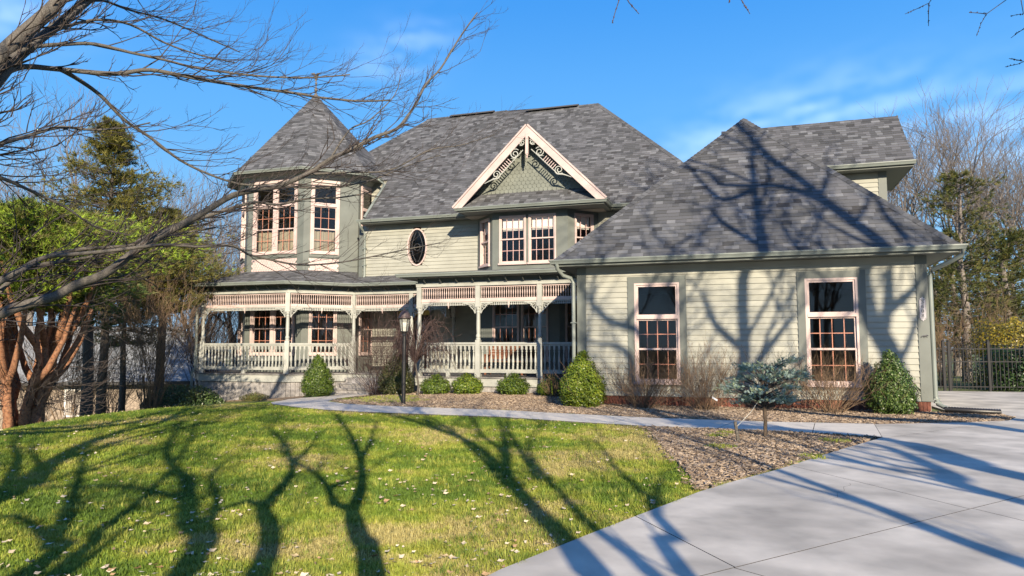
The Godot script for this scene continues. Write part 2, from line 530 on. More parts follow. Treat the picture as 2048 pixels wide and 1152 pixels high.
func make_ground() -> void:
	var xs := []
	var zs := []
	var x := -320.0
	while x < 320.0:
		xs.append(x)
		x += 0.35 if (x > -15.0 and x < 7.0) else (2.0 if absf(x) < 60.0 else 20.0)
	xs.append(320.0)
	var z := -320.0
	while z < 60.0:
		zs.append(z)
		z += 0.4 if (z > -31.0 and z < 3.0) else (2.0 if absf(z) < 60.0 else 20.0)
	zs.append(60.0)
	var am := ArrayMesh.new()
	var v := PackedVector3Array()
	var nn := PackedVector3Array()
	var ii := PackedInt32Array()
	for zz in zs:
		for xx in xs:
			v.append(on_ground(xx, zz))
			nn.append(Vector3(ground_y(xx - 0.1, zz) - ground_y(xx + 0.1, zz), 0.2, ground_y(xx, zz - 0.1) - ground_y(xx, zz + 0.1)).normalized())
	var w := xs.size()
	for b in zs.size() - 1:
		for a in w - 1:
			var k := b * w + a
			ii.append_array([k, k + 1, k + w, k + 1, k + w + 1, k + w])
	var arr := []
	arr.resize(Mesh.ARRAY_MAX)
	arr[Mesh.ARRAY_VERTEX] = v
	arr[Mesh.ARRAY_NORMAL] = nn
	arr[Mesh.ARRAY_INDEX] = ii
	am.add_surface_from_arrays(Mesh.PRIMITIVE_TRIANGLES, arr)
	setting("ground", am, M.lawn)
	var mb := MB.new()
	for poly in [ISLAND, BED, BED_LEFT]:
		mb = MB.new()
		patch(mb, poly, 0.035, 0.5, 0.06)
		setting("mulch_bed", mb.mesh(), M.mulch)
	# walk: poured sections with tooled joints
	mb = MB.new()
	patch(mb, WALK, 0.012, 0.5, 0.08)
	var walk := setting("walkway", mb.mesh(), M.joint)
	var secs := [WALK]
	for cut in [[h2(-2.55, 4.0), h2(-2.45, 3.0)], [h2(-4.05, 4.6), h2(-3.75, 3.1)], [h2(-5.9, 4.6), h2(-5.6, 2.8)], [h2(-7.7, 4.0), h2(-7.4, 2.2)], [h2(-9.5, 4.0), h2(-9.3, 2.0)], [h2(-11.4, 4.2), h2(-11.2, 1.6)], [Vector2(-5.2, -16.2), Vector2(-4.2, -17.6)], [Vector2(-6.1, -18.6), Vector2(-4.7, -18.9)], [Vector2(-6.8, -20.9), Vector2(-5.0, -20.9)]]:
		var nxt := []
		for s in secs:
			var hit := false
			for k in s.size():
				if Geometry2D.segment_intersects_segment(s[k], s[(k + 1) % s.size()], cut[0] + (cut[0] - cut[1]) * 0.4, cut[1] + (cut[1] - cut[0]) * 0.4) != null:
					hit = true
			if hit:
				nxt.append_array(half(s, cut[0], cut[1] - cut[0], 1.0))
				nxt.append_array(half(s, cut[0], cut[1] - cut[0], -1.0))
			else:
				nxt.append(s)
		secs = nxt
	var edges := MB.new()
	for s in secs:
		for q in Geometry2D.offset_polygon(s, -0.005):
			mb = MB.new()
			patch(mb, q, 0.045, 0.5, 0.0)
			part(walk, "slab", mb.mesh(), M.walk)
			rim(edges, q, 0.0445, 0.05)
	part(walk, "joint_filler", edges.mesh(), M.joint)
	edges = MB.new()
	# driveway: slabs between joints
	mb = MB.new()
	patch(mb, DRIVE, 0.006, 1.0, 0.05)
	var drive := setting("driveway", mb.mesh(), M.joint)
	var j1a := h2(-3.65, 12.42)
	var j1b := h2(-1.23, 9.36)
	secs = []
	for s in half(DRIVE, j1a, j1b - j1a, 1.0):
		var q := [s]
		for cut in [[h2(-4.58, 11.74), h2(-3.62, 12.39)], [h2(-2.92, 8.42), h2(-1.78, 10.16)], [h2(2.2, 3.6), h2(4.0, 6.2)]]:
			var nx := []
			for t in q:
				nx.append_array(half(t, cut[0], cut[1] - cut[0], 1.0))
				nx.append_array(half(t, cut[0], cut[1] - cut[0], -1.0))
			q = nx
		secs.append_array(q)
	for s in half(DRIVE, j1a, j1b - j1a, -1.0):
		var q := [s]
		for cut in [[h2(-1.5, 4.9), h2(0.9, 1.5)], [h2(1.1, -1.5), h2(6.0, -1.0)], [h2(-3.0, 8.4), h2(-1.0, 11.4)], [h2(-3.6, 12.4), h2(-2.2, 14.5)]]:
			var nx := []
			for t in q:
				nx.append_array(half(t, cut[0], cut[1] - cut[0], 1.0))
				nx.append_array(half(t, cut[0], cut[1] - cut[0], -1.0))
			q = nx
		secs.append_array(q)
	for s in secs:
		for q in Geometry2D.offset_polygon(s, -0.0045):
			mb = MB.new()
			patch(mb, q, 0.04, 1.0, 0.0)
			part(drive, "slab", mb.mesh(), M.concrete)
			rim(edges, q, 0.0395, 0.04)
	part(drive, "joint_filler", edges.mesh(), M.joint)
	var crack := MB.new()
	var cp := PackedVector3Array()
	var cr := PackedFloat32Array()
	for k in 9:
		var w2 := h2(-2.62 - 0.03 * k + 0.025 * sin(k * 2.1), 9.2 + 0.11 * k)
		cp.append(on_ground(w2.x, w2.y, 0.0385)); cr.append(0.0028)
	crack.tube(cp, cr, 4)
	part(drive, "crack", crack.mesh(), M.joint)

# ---------------------------------------------------------------- house
const EXPO := 0.127
var board_mesh: ArrayMesh
var rng := RandomNumberGenerator.new()

# a wall frame: x along, y up, z out of the wall
func frame_at(p: Vector3, dir: Vector3) -> Transform3D:
	var d := dir.normalized()
	return Transform3D(Basis(d, Vector3.UP, Vector3(-d.z, 0, d.x)), p)

func wall(called: String, t: Transform3D, x0: float, x1: float, y0: float, y1: float, holes: Array, boards := true, back_mat := "siding_back", board_mat := "siding") -> MeshInstance3D:
	var mb := MB.new()
	var ys := [y0, y1]
	for h in holes:
		for q in [h.position.y, h.end.y]:
			if q > y0 and q < y1 and not ys.has(q): ys.append(q)
	ys.sort()
	for k in ys.size() - 1:
		for s in spans(x0, x1, (ys[k] + ys[k + 1]) / 2, holes):
			mb.bx(s.x, s.y, ys[k], ys[k + 1], -0.12, 0.0)
	var w := part(house, called, mb.mesh(), M[back_mat], t)
	if boards:
		var y := y0
		while y < y1 - 0.02:
			for s in spans(x0, x1, minf(y + EXPO * 0.5, y1 - 0.01), holes):
				var hh := minf(EXPO, y1 - y) / EXPO
				part(w, "board", board_mesh, M[[board_mat, "siding_b", "siding_c", board_mat][rng.randi_range(0, 3)]], Transform3D(Basis(Vector3(s.y - s.x, 0, 0), Vector3(0, hh, 0), Vector3(0, 0, 1)), Vector3(s.x, y, 0.001)))
			y += EXPO
	return w

func spans(x0: float, x1: float, y: float, holes: Array) -> Array:
	var out := [Vector2(x0, x1)]
	for h in holes:
		if y <= h.position.y or y >= h.end.y: continue
		var nx := []
		for s in out:
			if h.end.x <= s.x or h.position.x >= s.y:
				nx.append(s)
				continue
			if h.position.x - s.x > 0.01: nx.append(Vector2(s.x, h.position.x))
			if s.y - h.end.x > 0.01: nx.append(Vector2(h.end.x, s.y))
		out = nx
	return out

func trim(parent: Node, called: String, t: Transform3D, x0: float, x1: float, y0: float, y1: float, z0: float, z1: float, m := "sage") -> MeshInstance3D:
	var mb := MB.new()
	var b := minf(0.004, (z1 - z0) * 0.3)
	# board with eased front edges
	mb.bx(x0, x1, y0, y1, z0, z1 - b)
	mb.quad(Vector3(x0 + b, y0 + b, z1), Vector3(x1 - b, y0 + b, z1), Vector3(x1 - b, y1 - b, z1), Vector3(x0 + b, y1 - b, z1))
	mb.quad(Vector3(x0, y0, z1 - b), Vector3(x1, y0, z1 - b), Vector3(x1 - b, y0 + b, z1), Vector3(x0 + b, y0 + b, z1))
	mb.quad(Vector3(x0 + b, y1 - b, z1), Vector3(x1 - b, y1 - b, z1), Vector3(x1, y1, z1 - b), Vector3(x0, y1, z1 - b))
	mb.quad(Vector3(x0, y0, z1 - b), Vector3(x0 + b, y0 + b, z1), Vector3(x0 + b, y1 - b, z1), Vector3(x0, y1, z1 - b))
	mb.quad(Vector3(x1 - b, y0 + b, z1), Vector3(x1, y0, z1 - b), Vector3(x1, y1, z1 - b), Vector3(x1 - b, y1 - b, z1))
	return part(parent, called, mb.mesh(), M[m], t)

func ring(x0: float, x1: float, y0: float, y1: float, w: float, z0: float, z1: float) -> ArrayMesh:
	var mb := MB.new()
	mb.bx(x0, x0 + w, y0, y1, z0, z1)
	mb.bx(x1 - w, x1, y0, y1, z0, z1)
	mb.bx(x0 + w, x1 - w, y1 - w, y1, z0, z1)
	mb.bx(x0 + w, x1 - w, y0, y0 + w, z0, z1)
	return mb.mesh()

# sashes: list of [x0, x1, y0, y1, cols, rows, extra]; t is the wall frame; r the opening (pink frame's outline)
func window(t: Transform3D, r: Rect2, sashes: Array, casing := 0.13, mun := "muntin", sill := true) -> MeshInstance3D:
	var x0 := r.position.x
	var x1 := r.end.x
	var y0 := r.position.y
	var y1 := r.end.y
	var win: MeshInstance3D
	if casing > 0:
		var mb := MB.new()
		mb.bx(x0 - casing, x0, y0 - casing * 0.6, y1 + casing, -0.02, 0.040)
		mb.bx(x1, x1 + casing, y0 - casing * 0.6, y1 + casing, -0.02, 0.040)
		mb.bx(x0, x1, y1, y1 + casing, -0.02, 0.032)
		mb.bx(x0, x1, y0 - casing * 0.6, y0, -0.02, 0.032)
		win = part(house, "window", mb.mesh(), M.sage, t)
	else:
		win = part(house, "window", ring(x0, x1, y0, y1, 0.02, -0.09, 0.0), M.sage, t)
	part(win, "frame", ring(x0 + 0.001, x1 - 0.001, y0 + 0.001, y1 - 0.001, 0.045, -0.10, 0.042), M.pink)
	if sill:
		trim(win, "sill", Transform3D(), x0 - 0.03, x1 + 0.03, y0 - 0.045, y0 + 0.012, 0.0, 0.075, "pink")
	var k := 0
	for s in sashes:
		var a: float = s[0]
		var b: float = s[1]
		var c: float = s[2]
		var d: float = s[3]
		var sz := 0.006 + 0.022 * (k % 2)
		k += 1
		part(win, "sash", ring(a, b, c, d, 0.042, -0.03 - sz, 0.024 - sz), M.pink)
		var gm := MB.new()
		gm.quad(Vector3(a + 0.03, c + 0.03, 0.0), Vector3(b - 0.03, c + 0.03, 0.0), Vector3(b - 0.03, d - 0.03, 0.0), Vector3(a + 0.03, d - 0.03, 0.0))
		part(win, "pane", gm.mesh(), M.glass, Transform3D(Basis().rotated(Vector3.UP, rng.randf_range(-0.004, 0.004)), Vector3(0, 0, -0.005 - sz)))
		for q in range(1, s[4]):
			var xx: float = lerpf(a, b, float(q) / s[4])
			trim(win, "muntin", Transform3D(), xx - 0.011, xx + 0.011, c + 0.042, d - 0.042, -0.028 - sz, -0.013 - sz, mun)
		for q in range(1, s[5]):
			var yy: float = lerpf(c, d, float(q) / s[5])
			trim(win, "muntin", Transform3D(), a + 0.042, b - 0.042, yy - 0.011, yy + 0.011, -0.034 - sz, -0.019 - sz, mun)
		if s.size() > 6:
			var cm := MB.new()
			var lo: float = c + 0.03
			var hi: float = d - 0.03
			if s[6] == "shade":
				lo = lerpf(c, d, 0.42)
				cm.bx(a + 0.045, b - 0.045, lo, hi, -0.12, -0.116)
				part(win, "roller_shade", cm.mesh(), M.shade)
			else:
				var nseg := 28
				for q in nseg:
					var u0: float = lerpf(a + 0.04, b - 0.04, float(q) / nseg)
					var u1: float = lerpf(a + 0.04, b - 0.04, float(q + 1) / nseg)
					var w0 := -0.13 + 0.016 * sin(u0 * 45.0) + 0.008 * sin(u0 * 97.0)
					var w1 := -0.13 + 0.016 * sin(u1 * 45.0) + 0.008 * sin(u1 * 97.0)
					cm.quad(Vector3(u0, lo, w0), Vector3(u1, lo, w1), Vector3(u1, hi - 0.02 * absf(sin(u1 * 22.0)), w1), Vector3(u0, hi - 0.02 * absf(sin(u0 * 22.0)), w0))
				part(win, "curtain", cm.mesh(), M.curtain)
	return win

# two double-hung sashes over each other in [x0,x1] from y0 to y1, meeting at ym
func hung(x0: float, x1: float, y0: float, ym: float, y1: float, cols: int, rows: int, low := "", up := "") -> Array:
	var a := [x0, x1, ym - 0.02, y1, cols, rows]
	var b := [x0, x1, y0, ym + 0.02, cols, rows]
	if up != "": a.append(up)
	if low != "": b.append(low)
	return [a, b]

var shingle_left := 300
# one roof plane: e0, e1 the eave seen from outside left to right, then the other corners anticlockwise
func roof_face(roof: MeshInstance3D, pts: Array, expo := 0.13, wmin := 0.11, wmax := 0.27, single := false) -> void:
	var e0: Vector3 = pts[0]
	var ax: Vector3 = (pts[1] - e0).normalized()
	var nn: Vector3 = (pts[1] - e0).cross(pts[2] - e0).normalized()
	var ay := nn.cross(ax).normalized()
	var t := Transform3D(Basis(ax, ay, nn), e0)
	var inv := t.affine_inverse()
	var poly := PackedVector2Array()
	var r := Rect2()
	for p in pts:
		var q: Vector3 = inv * p
		poly.append(Vector2(q.x, q.y))
		r = r.expand(Vector2(q.x, q.y)) if poly.size() > 1 else Rect2(Vector2(q.x, q.y), Vector2.ZERO)
	var field := MB.new()
	var tones := [0.046, 0.062, 0.08, 0.102, 0.128, 0.158, 0.19]
	var y := 0.0
	while y < r.end.y - 0.02:
		var x := r.position.x - rng.randf() * 0.3
		while x < r.end.x:
			var w := rng.randf_range(wmin, wmax)
			var lift := 0.006 + 0.009 * rng.randf()
			var rect := PackedVector2Array([Vector2(x, y), Vector2(x + w - 0.002, y), Vector2(x + w - 0.002, y + expo + 0.012), Vector2(x, y + expo + 0.012)])
			var tone := clampi(int(rng.randfn(3.0, 1.3) + 0.5), 0, 6)
			x += w
			var pieces := []
			var inside := true
			for p in rect:
				if not Geometry2D.is_point_in_polygon(p, poly): inside = false
			if inside: pieces = [rect]
			else: pieces = Geometry2D.intersect_polygons(rect, poly)
			for pc in pieces:
				if pc.size() < 3: continue
				var mb := field
				var one := single and shingle_left > 0
				if one: mb = MB.new()
				var g: float = tones[tone]
				var col := Color(g * 1.20, g * 1.25, g * 1.36)
				var tp := []
				var cc := Vector3.ZERO
				for p in pc:
					var f: float = (p.y - y) / (expo + 0.012)
					tp.append(t * Vector3(p.x, p.y, 0.003 + lift * (1.0 - f)))
					cc += tp[-1]
				if Geometry2D.is_polygon_clockwise(pc): tp.reverse()
				for k in range(1, tp.size() - 1):
					mb.tri(tp[0], tp[k], tp[k + 1], col)
				for k in tp.size():
					var a: Vector3 = tp[k]
					var b: Vector3 = tp[(k + 1) % tp.size()]
					mb.quad(a, a - nn * (lift + 0.002), b - nn * (lift + 0.002), b, col)
				if one:
					shingle_left -= 1
					part(roof, "shingle", mb.mesh(), M["shingle%d" % tone])
		y += expo
	if not field.v.is_empty():
		var o := part(roof, "shingle_field", field.mesh(), M.shingle)
		o.set_meta("kind", "stuff")

func caps(roof: MeshInstance3D, a: Vector3, b: Vector3, na: Vector3, nb: Vector3, called := "hip_cap") -> void:
	# overlapping bent cap pieces along a hip or ridge from low a to high b; na, nb the normals of the two planes
	var d := (b - a).normalized()
	var l := a.distance_to(b)
	var sa := na.cross(d).normalized()
	if sa.dot(nb) > 0: sa = -sa
	var sb := nb.cross(d).normalized()
	if sb.dot(na) > 0: sb = -sb
	var s := 0.0
	while s < l - 0.03:
		var mb := MB.new()
		var e := minf(0.155, l - s)
		var lo := 0.026
		var hi := 0.014
		var up := (na + nb).normalized()
		var p0 := a + d * s
		var p1 := a + d * (s + e)
		var w := 0.13
		mb.quad(p0 + up * lo + sa * 0.0, p0 + sa * w + na * lo * 0.8, p1 + sa * w + na * hi * 0.8, p1 + up * hi)
		mb.quad(p0 + up * lo, p1 + up * hi, p1 + sb * w + nb * hi * 0.8, p0 + sb * w + nb * lo * 0.8)
		mb.quad(p0 + up * lo, p0 + up * 0.0, p0 + sa * w, p0 + sa * w + na * lo * 0.8)
		mb.quad(p0 + up * lo, p0 + sb * w + nb * lo * 0.8, p0 + sb * w, p0 + up * 0.0)
		part(roof, called, mb.mesh(), M["shingle%d" % clampi(int(rng.randfn(3.0, 1.2)), 1, 5)])
		s += 0.14

func slab(mb: MB, pts: Array) -> void:
	for k in range(1, pts.size() - 1):
		mb.tri(pts[0], pts[k], pts[k + 1])

const GUT := [Vector2(0, 0), Vector2(0.075, 0.0), Vector2(0.085, 0.03), Vector2(0.105, 0.065), Vector2(0.115, 0.07), Vector2(0.115, 0.098), Vector2(0.0, 0.098)]

func gutter(path: Array, closed := false) -> MeshInstance3D:
	var mb := MB.new()
	mb.sweep(path, GUT, closed)
	return part(house, "gutter", mb.mesh(), M.gutter)

func downspout(pts: Array) -> void:
	var mb := MB.new()
	var p := PackedVector3Array()
	var r := PackedFloat32Array()
	for k in pts.size():
		p.append(pts[k]); r.append(0.048)
	mb.tube(p, r, 8)
	var o := part(house, "downspout", mb.mesh(), M.gutter)
	for f in [0.35, 0.75]:
		var q: Vector3 = pts[pts.size() - 3].lerp(pts[pts.size() - 2], f)
		var s := MB.new()
		s.box(Transform3D(Basis(), q), Vector3(0.125, 0.03, 0.11))
		part(o, "strap", s.mesh(), M.gutter)

func make_house() -> void:
	rng.seed = 11
	house = thing("house", "large sage green Victorian style house with octagonal corner tower, wraparound porch and garage wing", "house", HO, deg_to_rad(-18.2))
	var bm := MB.new()
	# lapped board, 1 m long: thick lower edge, thin upper edge
	bm.quad(Vector3(0, 0, 0.025), Vector3(1, 0, 0.025), Vector3(1, EXPO, 0.004), Vector3(0, EXPO, 0.004))
	bm.quad(Vector3(0, 0, 0), Vector3(1, 0, 0), Vector3(1, 0, 0.025), Vector3(0, 0, 0.025))
	bm.quad(Vector3(0, 0, 0), Vector3(0, 0, 0.025), Vector3(0, EXPO, 0.004), Vector3(0, EXPO, 0))
	bm.quad(Vector3(1, 0, 0.025), Vector3(1, 0, 0), Vector3(1, EXPO, 0), Vector3(1, EXPO, 0.004))
	board_mesh = bm.mesh()
	make_garage()
	make_main()
	make_tower()

func make_garage() -> void:
	var t := Transform3D()
	var w1 := Rect2(-6.06, 0.56, 1.03, 2.30)
	var w2 := Rect2(-2.35, 0.56, 1.05, 2.30)
	wall("garage_wall", t, -7.43, 0.0, 0.25, 3.28, [w1, w2])
	for r in [w1, w2]:
		var a: float = r.position.x + 0.045
		var b: float = r.end.x - 0.045
		var s := [[a, b, 2.085, 2.815, 1, 1]]
		s.append_array(hung(a, b, 0.605, 1.33, 2.03, 4, 2))
		var win := window(t, r, s, 0.155)
		trim(win, "mullion", Transform3D(), r.position.x + 0.04, r.end.x - 0.04, 2.02, 2.095, -0.05, 0.05, "pink")
	trim(house, "corner_board", t, -7.432, -7.21, 0.25, 3.279, -0.02, 0.032)
	trim(house, "corner_board", t, -0.19, 0.032, 0.25, 3.279, -0.02, 0.033)
	trim(house, "corner_board", t, 0.0, 0.03, 0.25, 3.278, -0.16, -0.021)
	trim(house, "frieze_board", t, -7.20, -0.195, 3.14, 3.278, 0.0, 0.026, "siding")
	# sides and back, plain
	var mb := MB.new()
	mb.bx(-0.12, 0.0, 0.0, 3.28, -9.0, -0.121)
	mb.bx(-7.43, -7.31, 0.0, 3.28, -9.0, -0.121)
	mb.bx(-7.43, 0.0, 0.0, 3.28, -9.12, -9.001)
	part(house, "side_wall", mb.mesh(), M.siding)
	# brick base, a course of upright bricks
	mb = MB.new()
	mb.bx(-7.43, 0.0, -0.3, 0.249, -0.12, -0.012)
	mb.bx(-0.2, -0.014, -0.3, 0.249, -1.5, -0.122)
	var base := part(house, "brick_base", mb.mesh(), M.mortar)
	var bmesh := MB.new()
	bmesh.bx(-0.033, 0.033, 0.0, 0.236, -0.012, 0.012)
	var bms := bmesh.mesh()
	var x := -7.39
	while x < 0.0:
		part(base, "brick", bms, M["brick%d" % rng.randi_range(0, 4)], Transform3D(Basis(), Vector3(x, 0.004, rng.randf_range(-0.002, 0.002))))
		x += 0.0757
	# soffit, fascia, gutter
	mb = MB.new()
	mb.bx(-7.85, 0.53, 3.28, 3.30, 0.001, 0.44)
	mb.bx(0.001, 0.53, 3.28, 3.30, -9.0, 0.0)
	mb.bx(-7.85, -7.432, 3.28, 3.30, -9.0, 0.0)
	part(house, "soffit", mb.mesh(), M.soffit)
	mb = MB.new()
	mb.sweep([Vector3(-7.85, 3.27, -9), Vector3(-7.85, 3.27, 0.44), Vector3(0.53, 3.27, 0.44), Vector3(0.53, 3.27, -9)], [Vector2(0, 0), Vector2(0.022, 0), Vector2(0.022, 0.15), Vector2(0, 0.15)])
	part(house, "fascia", mb.mesh(), M.sage)
	gutter([Vector3(-7.873, 3.325, -9), Vector3(-7.873, 3.325, 0.463), Vector3(0.553, 3.325, 0.463), Vector3(0.553, 3.325, -9)])
	downspout([Vector3(0.60, 3.33, 0.50), Vector3(0.58, 3.22, 0.47), Vector3(0.40, 3.10, 0.28), Vector3(0.14, 2.98, 0.02), Vector3(0.085, 2.85, -0.03), Vector3(0.085, 0.36, -0.03), Vector3(0.12, 0.20, 0.03), Vector3(0.26, 0.12, 0.18)])
	# roof
	var a := Vector3(-7.86, 3.425, 0.48)
	var b := Vector3(0.54, 3.425, 0.48)
	var p := Vector3(-3.52, 7.67, -3.60)
	var q := Vector3(-3.52, 7.67, -12.0)
	mb = MB.new()
	var al := Vector3(-7.86, 3.425, -12)
	var br := Vector3(0.54, 3.425, -12)
	slab(mb, [a, b, p])
	slab(mb, [b, br, q, p])
	slab(mb, [al, a, p, q])
	slab(mb, [a - Vector3(0, .03, 0), p - Vector3(0, .03, 0), b - Vector3(0, .03, 0)])
	var roof := part(house, "garage_roof", mb.mesh(), M.underlay)
	roof_face(roof, [a, b, p], 0.135, 0.13, 0.33, true)
	var nf := (b - a).cross(p - a).normalized()
	var nr := (br - b).cross(p - b).normalized()
	var nl := (p - a).cross(al - a).normalized()
	caps(roof, b, p, nf, nr)
	caps(roof, a, p, nf, nl)
	caps(roof, p + Vector3(0, 0, -0.8), p, nl, nr, "ridge_cap")
	# upper storey dormer over the garage
	var t2 := Transform3D(Basis(), Vector3(0, 0, -4.65))
	wall("dormer_wall", t2, -3.6, 0.10, 4.6, 6.16, [])
	trim(house, "corner_board", t2, -0.08, 0.13, 4.6, 6.158, -0.02, 0.03)
	mb = MB.new()
	mb.bx(0.0, 0.10, 4.0, 6.16, -7.9, -4.771)
	slab(mb, [Vector3(0.10, 6.16, -7.9), Vector3(0.10, 8.0, -6.1), Vector3(0.10, 6.16, -4.7)])
	part(house, "side_wall", mb.mesh(), M.siding)
	mb = MB.new()
	mb.bx(-3.8, 0.70, 6.16, 6.18, -4.649, -4.22)
	mb.bx(0.131, 0.70, 6.16, 6.18, -7.4, -4.65)
	part(house, "soffit", mb.mesh(), M.soffit)
	mb = MB.new()
	mb.bx(-3.9, 0.72, 6.15, 6.29, -4.22, -4.20)
	mb.bx(0.70, 0.72, 6.15, 6.29, -7.4, -4.221)
	part(house, "fascia", mb.mesh(), M.sage)
	gutter([Vector3(-3.9, 6.20, -4.197), Vector3(0.76, 6.20, -4.197)])
	var e0 := Vector3(-4.2, 6.295, -4.15)
	var e1 := Vector3(0.73, 6.295, -4.15)
	var r0 := Vector3(-4.2, 8.08, -6.08)
	var r1 := Vector3(0.73, 8.08, -6.08)
	mb = MB.new()
	slab(mb, [e0, e1, r1, r0])
	slab(mb, [r0, r1, Vector3(0.73, 6.295, -8.0), Vector3(-4.2, 6.295, -8.0)])
	slab(mb, [e1, Vector3(0.73, 6.295, -8.0), r1])
	roof = part(house, "dormer_roof", mb.mesh(), M.underlay)
	roof_face(roof, [e0, e1, r1, r0])
	trim(roof, "drip_edge", Transform3D(), 0.70, 0.745, 8.05, 8.10, -6.1, -6.06, "black_metal")
	# house number on the corner board
	mb = MB.new()
	mb.bx(-0.155, -0.02, 1.96, 2.36, 0.034, 0.048)
	mb.bx(-0.13, -0.045, 2.36, 2.385, 0.034, 0.047)
	mb.bx(-0.13, -0.045, 1.935, 1.96, 0.034, 0.047)
	mb.bx(-0.10, -0.075, 2.385, 2.41, 0.034, 0.047)
	mb.bx(-0.10, -0.075, 1.91, 1.935, 0.034, 0.047)
	var pl := part(house, "number_plaque", mb.mesh(), M.plaque)
	part(pl, "border", ring(-0.150, -0.025, 1.965, 2.355, 0.008, 0.048, 0.051), M.lettering)
	for k in 4:
		var tm := TextMesh.new()
		tm.text = "3608"[k]
		var fn := SystemFont.new()
		fn.font_names = PackedStringArray(["Droid Serif"])
		fn.font_weight = 700
		tm.font = fn
		tm.font_size = 64
		tm.pixel_size = 0.0015
		tm.depth = 0.006
		part(pl, "digit", tm, M.lettering, Transform3D(Basis(), Vector3(-0.0875, 2.305 - 0.095 * k, 0.051)))
	# corrugated drain hose from the downspout
	mb = MB.new()
	var hp := PackedVector3Array()
	var hr := PackedFloat32Array()
	for k in 40:
		var f := k / 39.0
		hp.append(Vector3(0.20 + 0.95 * f, 0.115 - 0.03 * f, 0.16 + 0.10 * sin(f * 2.6)))
		hr.append(0.062 if k % 2 else 0.052)
	mb.tube(hp, hr, 10)
	part(house, "drain_hose", mb.mesh(), M.black_metal)
	# small lizard ornament below it
	mb = MB.new()
	mb.tube(PackedVector3Array([Vector3(-0.15, 1.575, 0.045), Vector3(-0.11, 1.60, 0.05), Vector3(-0.06, 1.605, 0.05), Vector3(-0.03, 1.62, 0.048), Vector3(0.0, 1.60, 0.045)]), PackedFloat32Array([0.003, 0.011, 0.013, 0.010, 0.003]), 6)
	for s in [[-0.11, -0.13], [-0.10, -0.085], [-0.05, -0.065], [-0.045, -0.025]]:
		mb.tube(PackedVector3Array([Vector3(s[0], 1.60, 0.045), Vector3(s[1], 1.572, 0.043), Vector3(s[1] - 0.008, 1.560, 0.042)]), PackedFloat32Array([0.005, 0.004, 0.003]), 5)
	part(house, "lizard_ornament", mb.mesh(), M.lettering)

func spiral(c: Vector3, r0: float, r1: float, a0: float, turns: float, m := 22) -> PackedVector3Array:
	var p := PackedVector3Array()
	for k in m + 1:
		var f := float(k) / m
		var a := a0 + turns * TAU * f
		p.append(c + Vector3(cos(a), sin(a), 0) * lerpf(r0, r1, f))
	return p

func even(p: PackedVector3Array, r: float) -> PackedFloat32Array:
	var o := PackedFloat32Array()
	o.resize(p.size())
	o.fill(r)
	return o

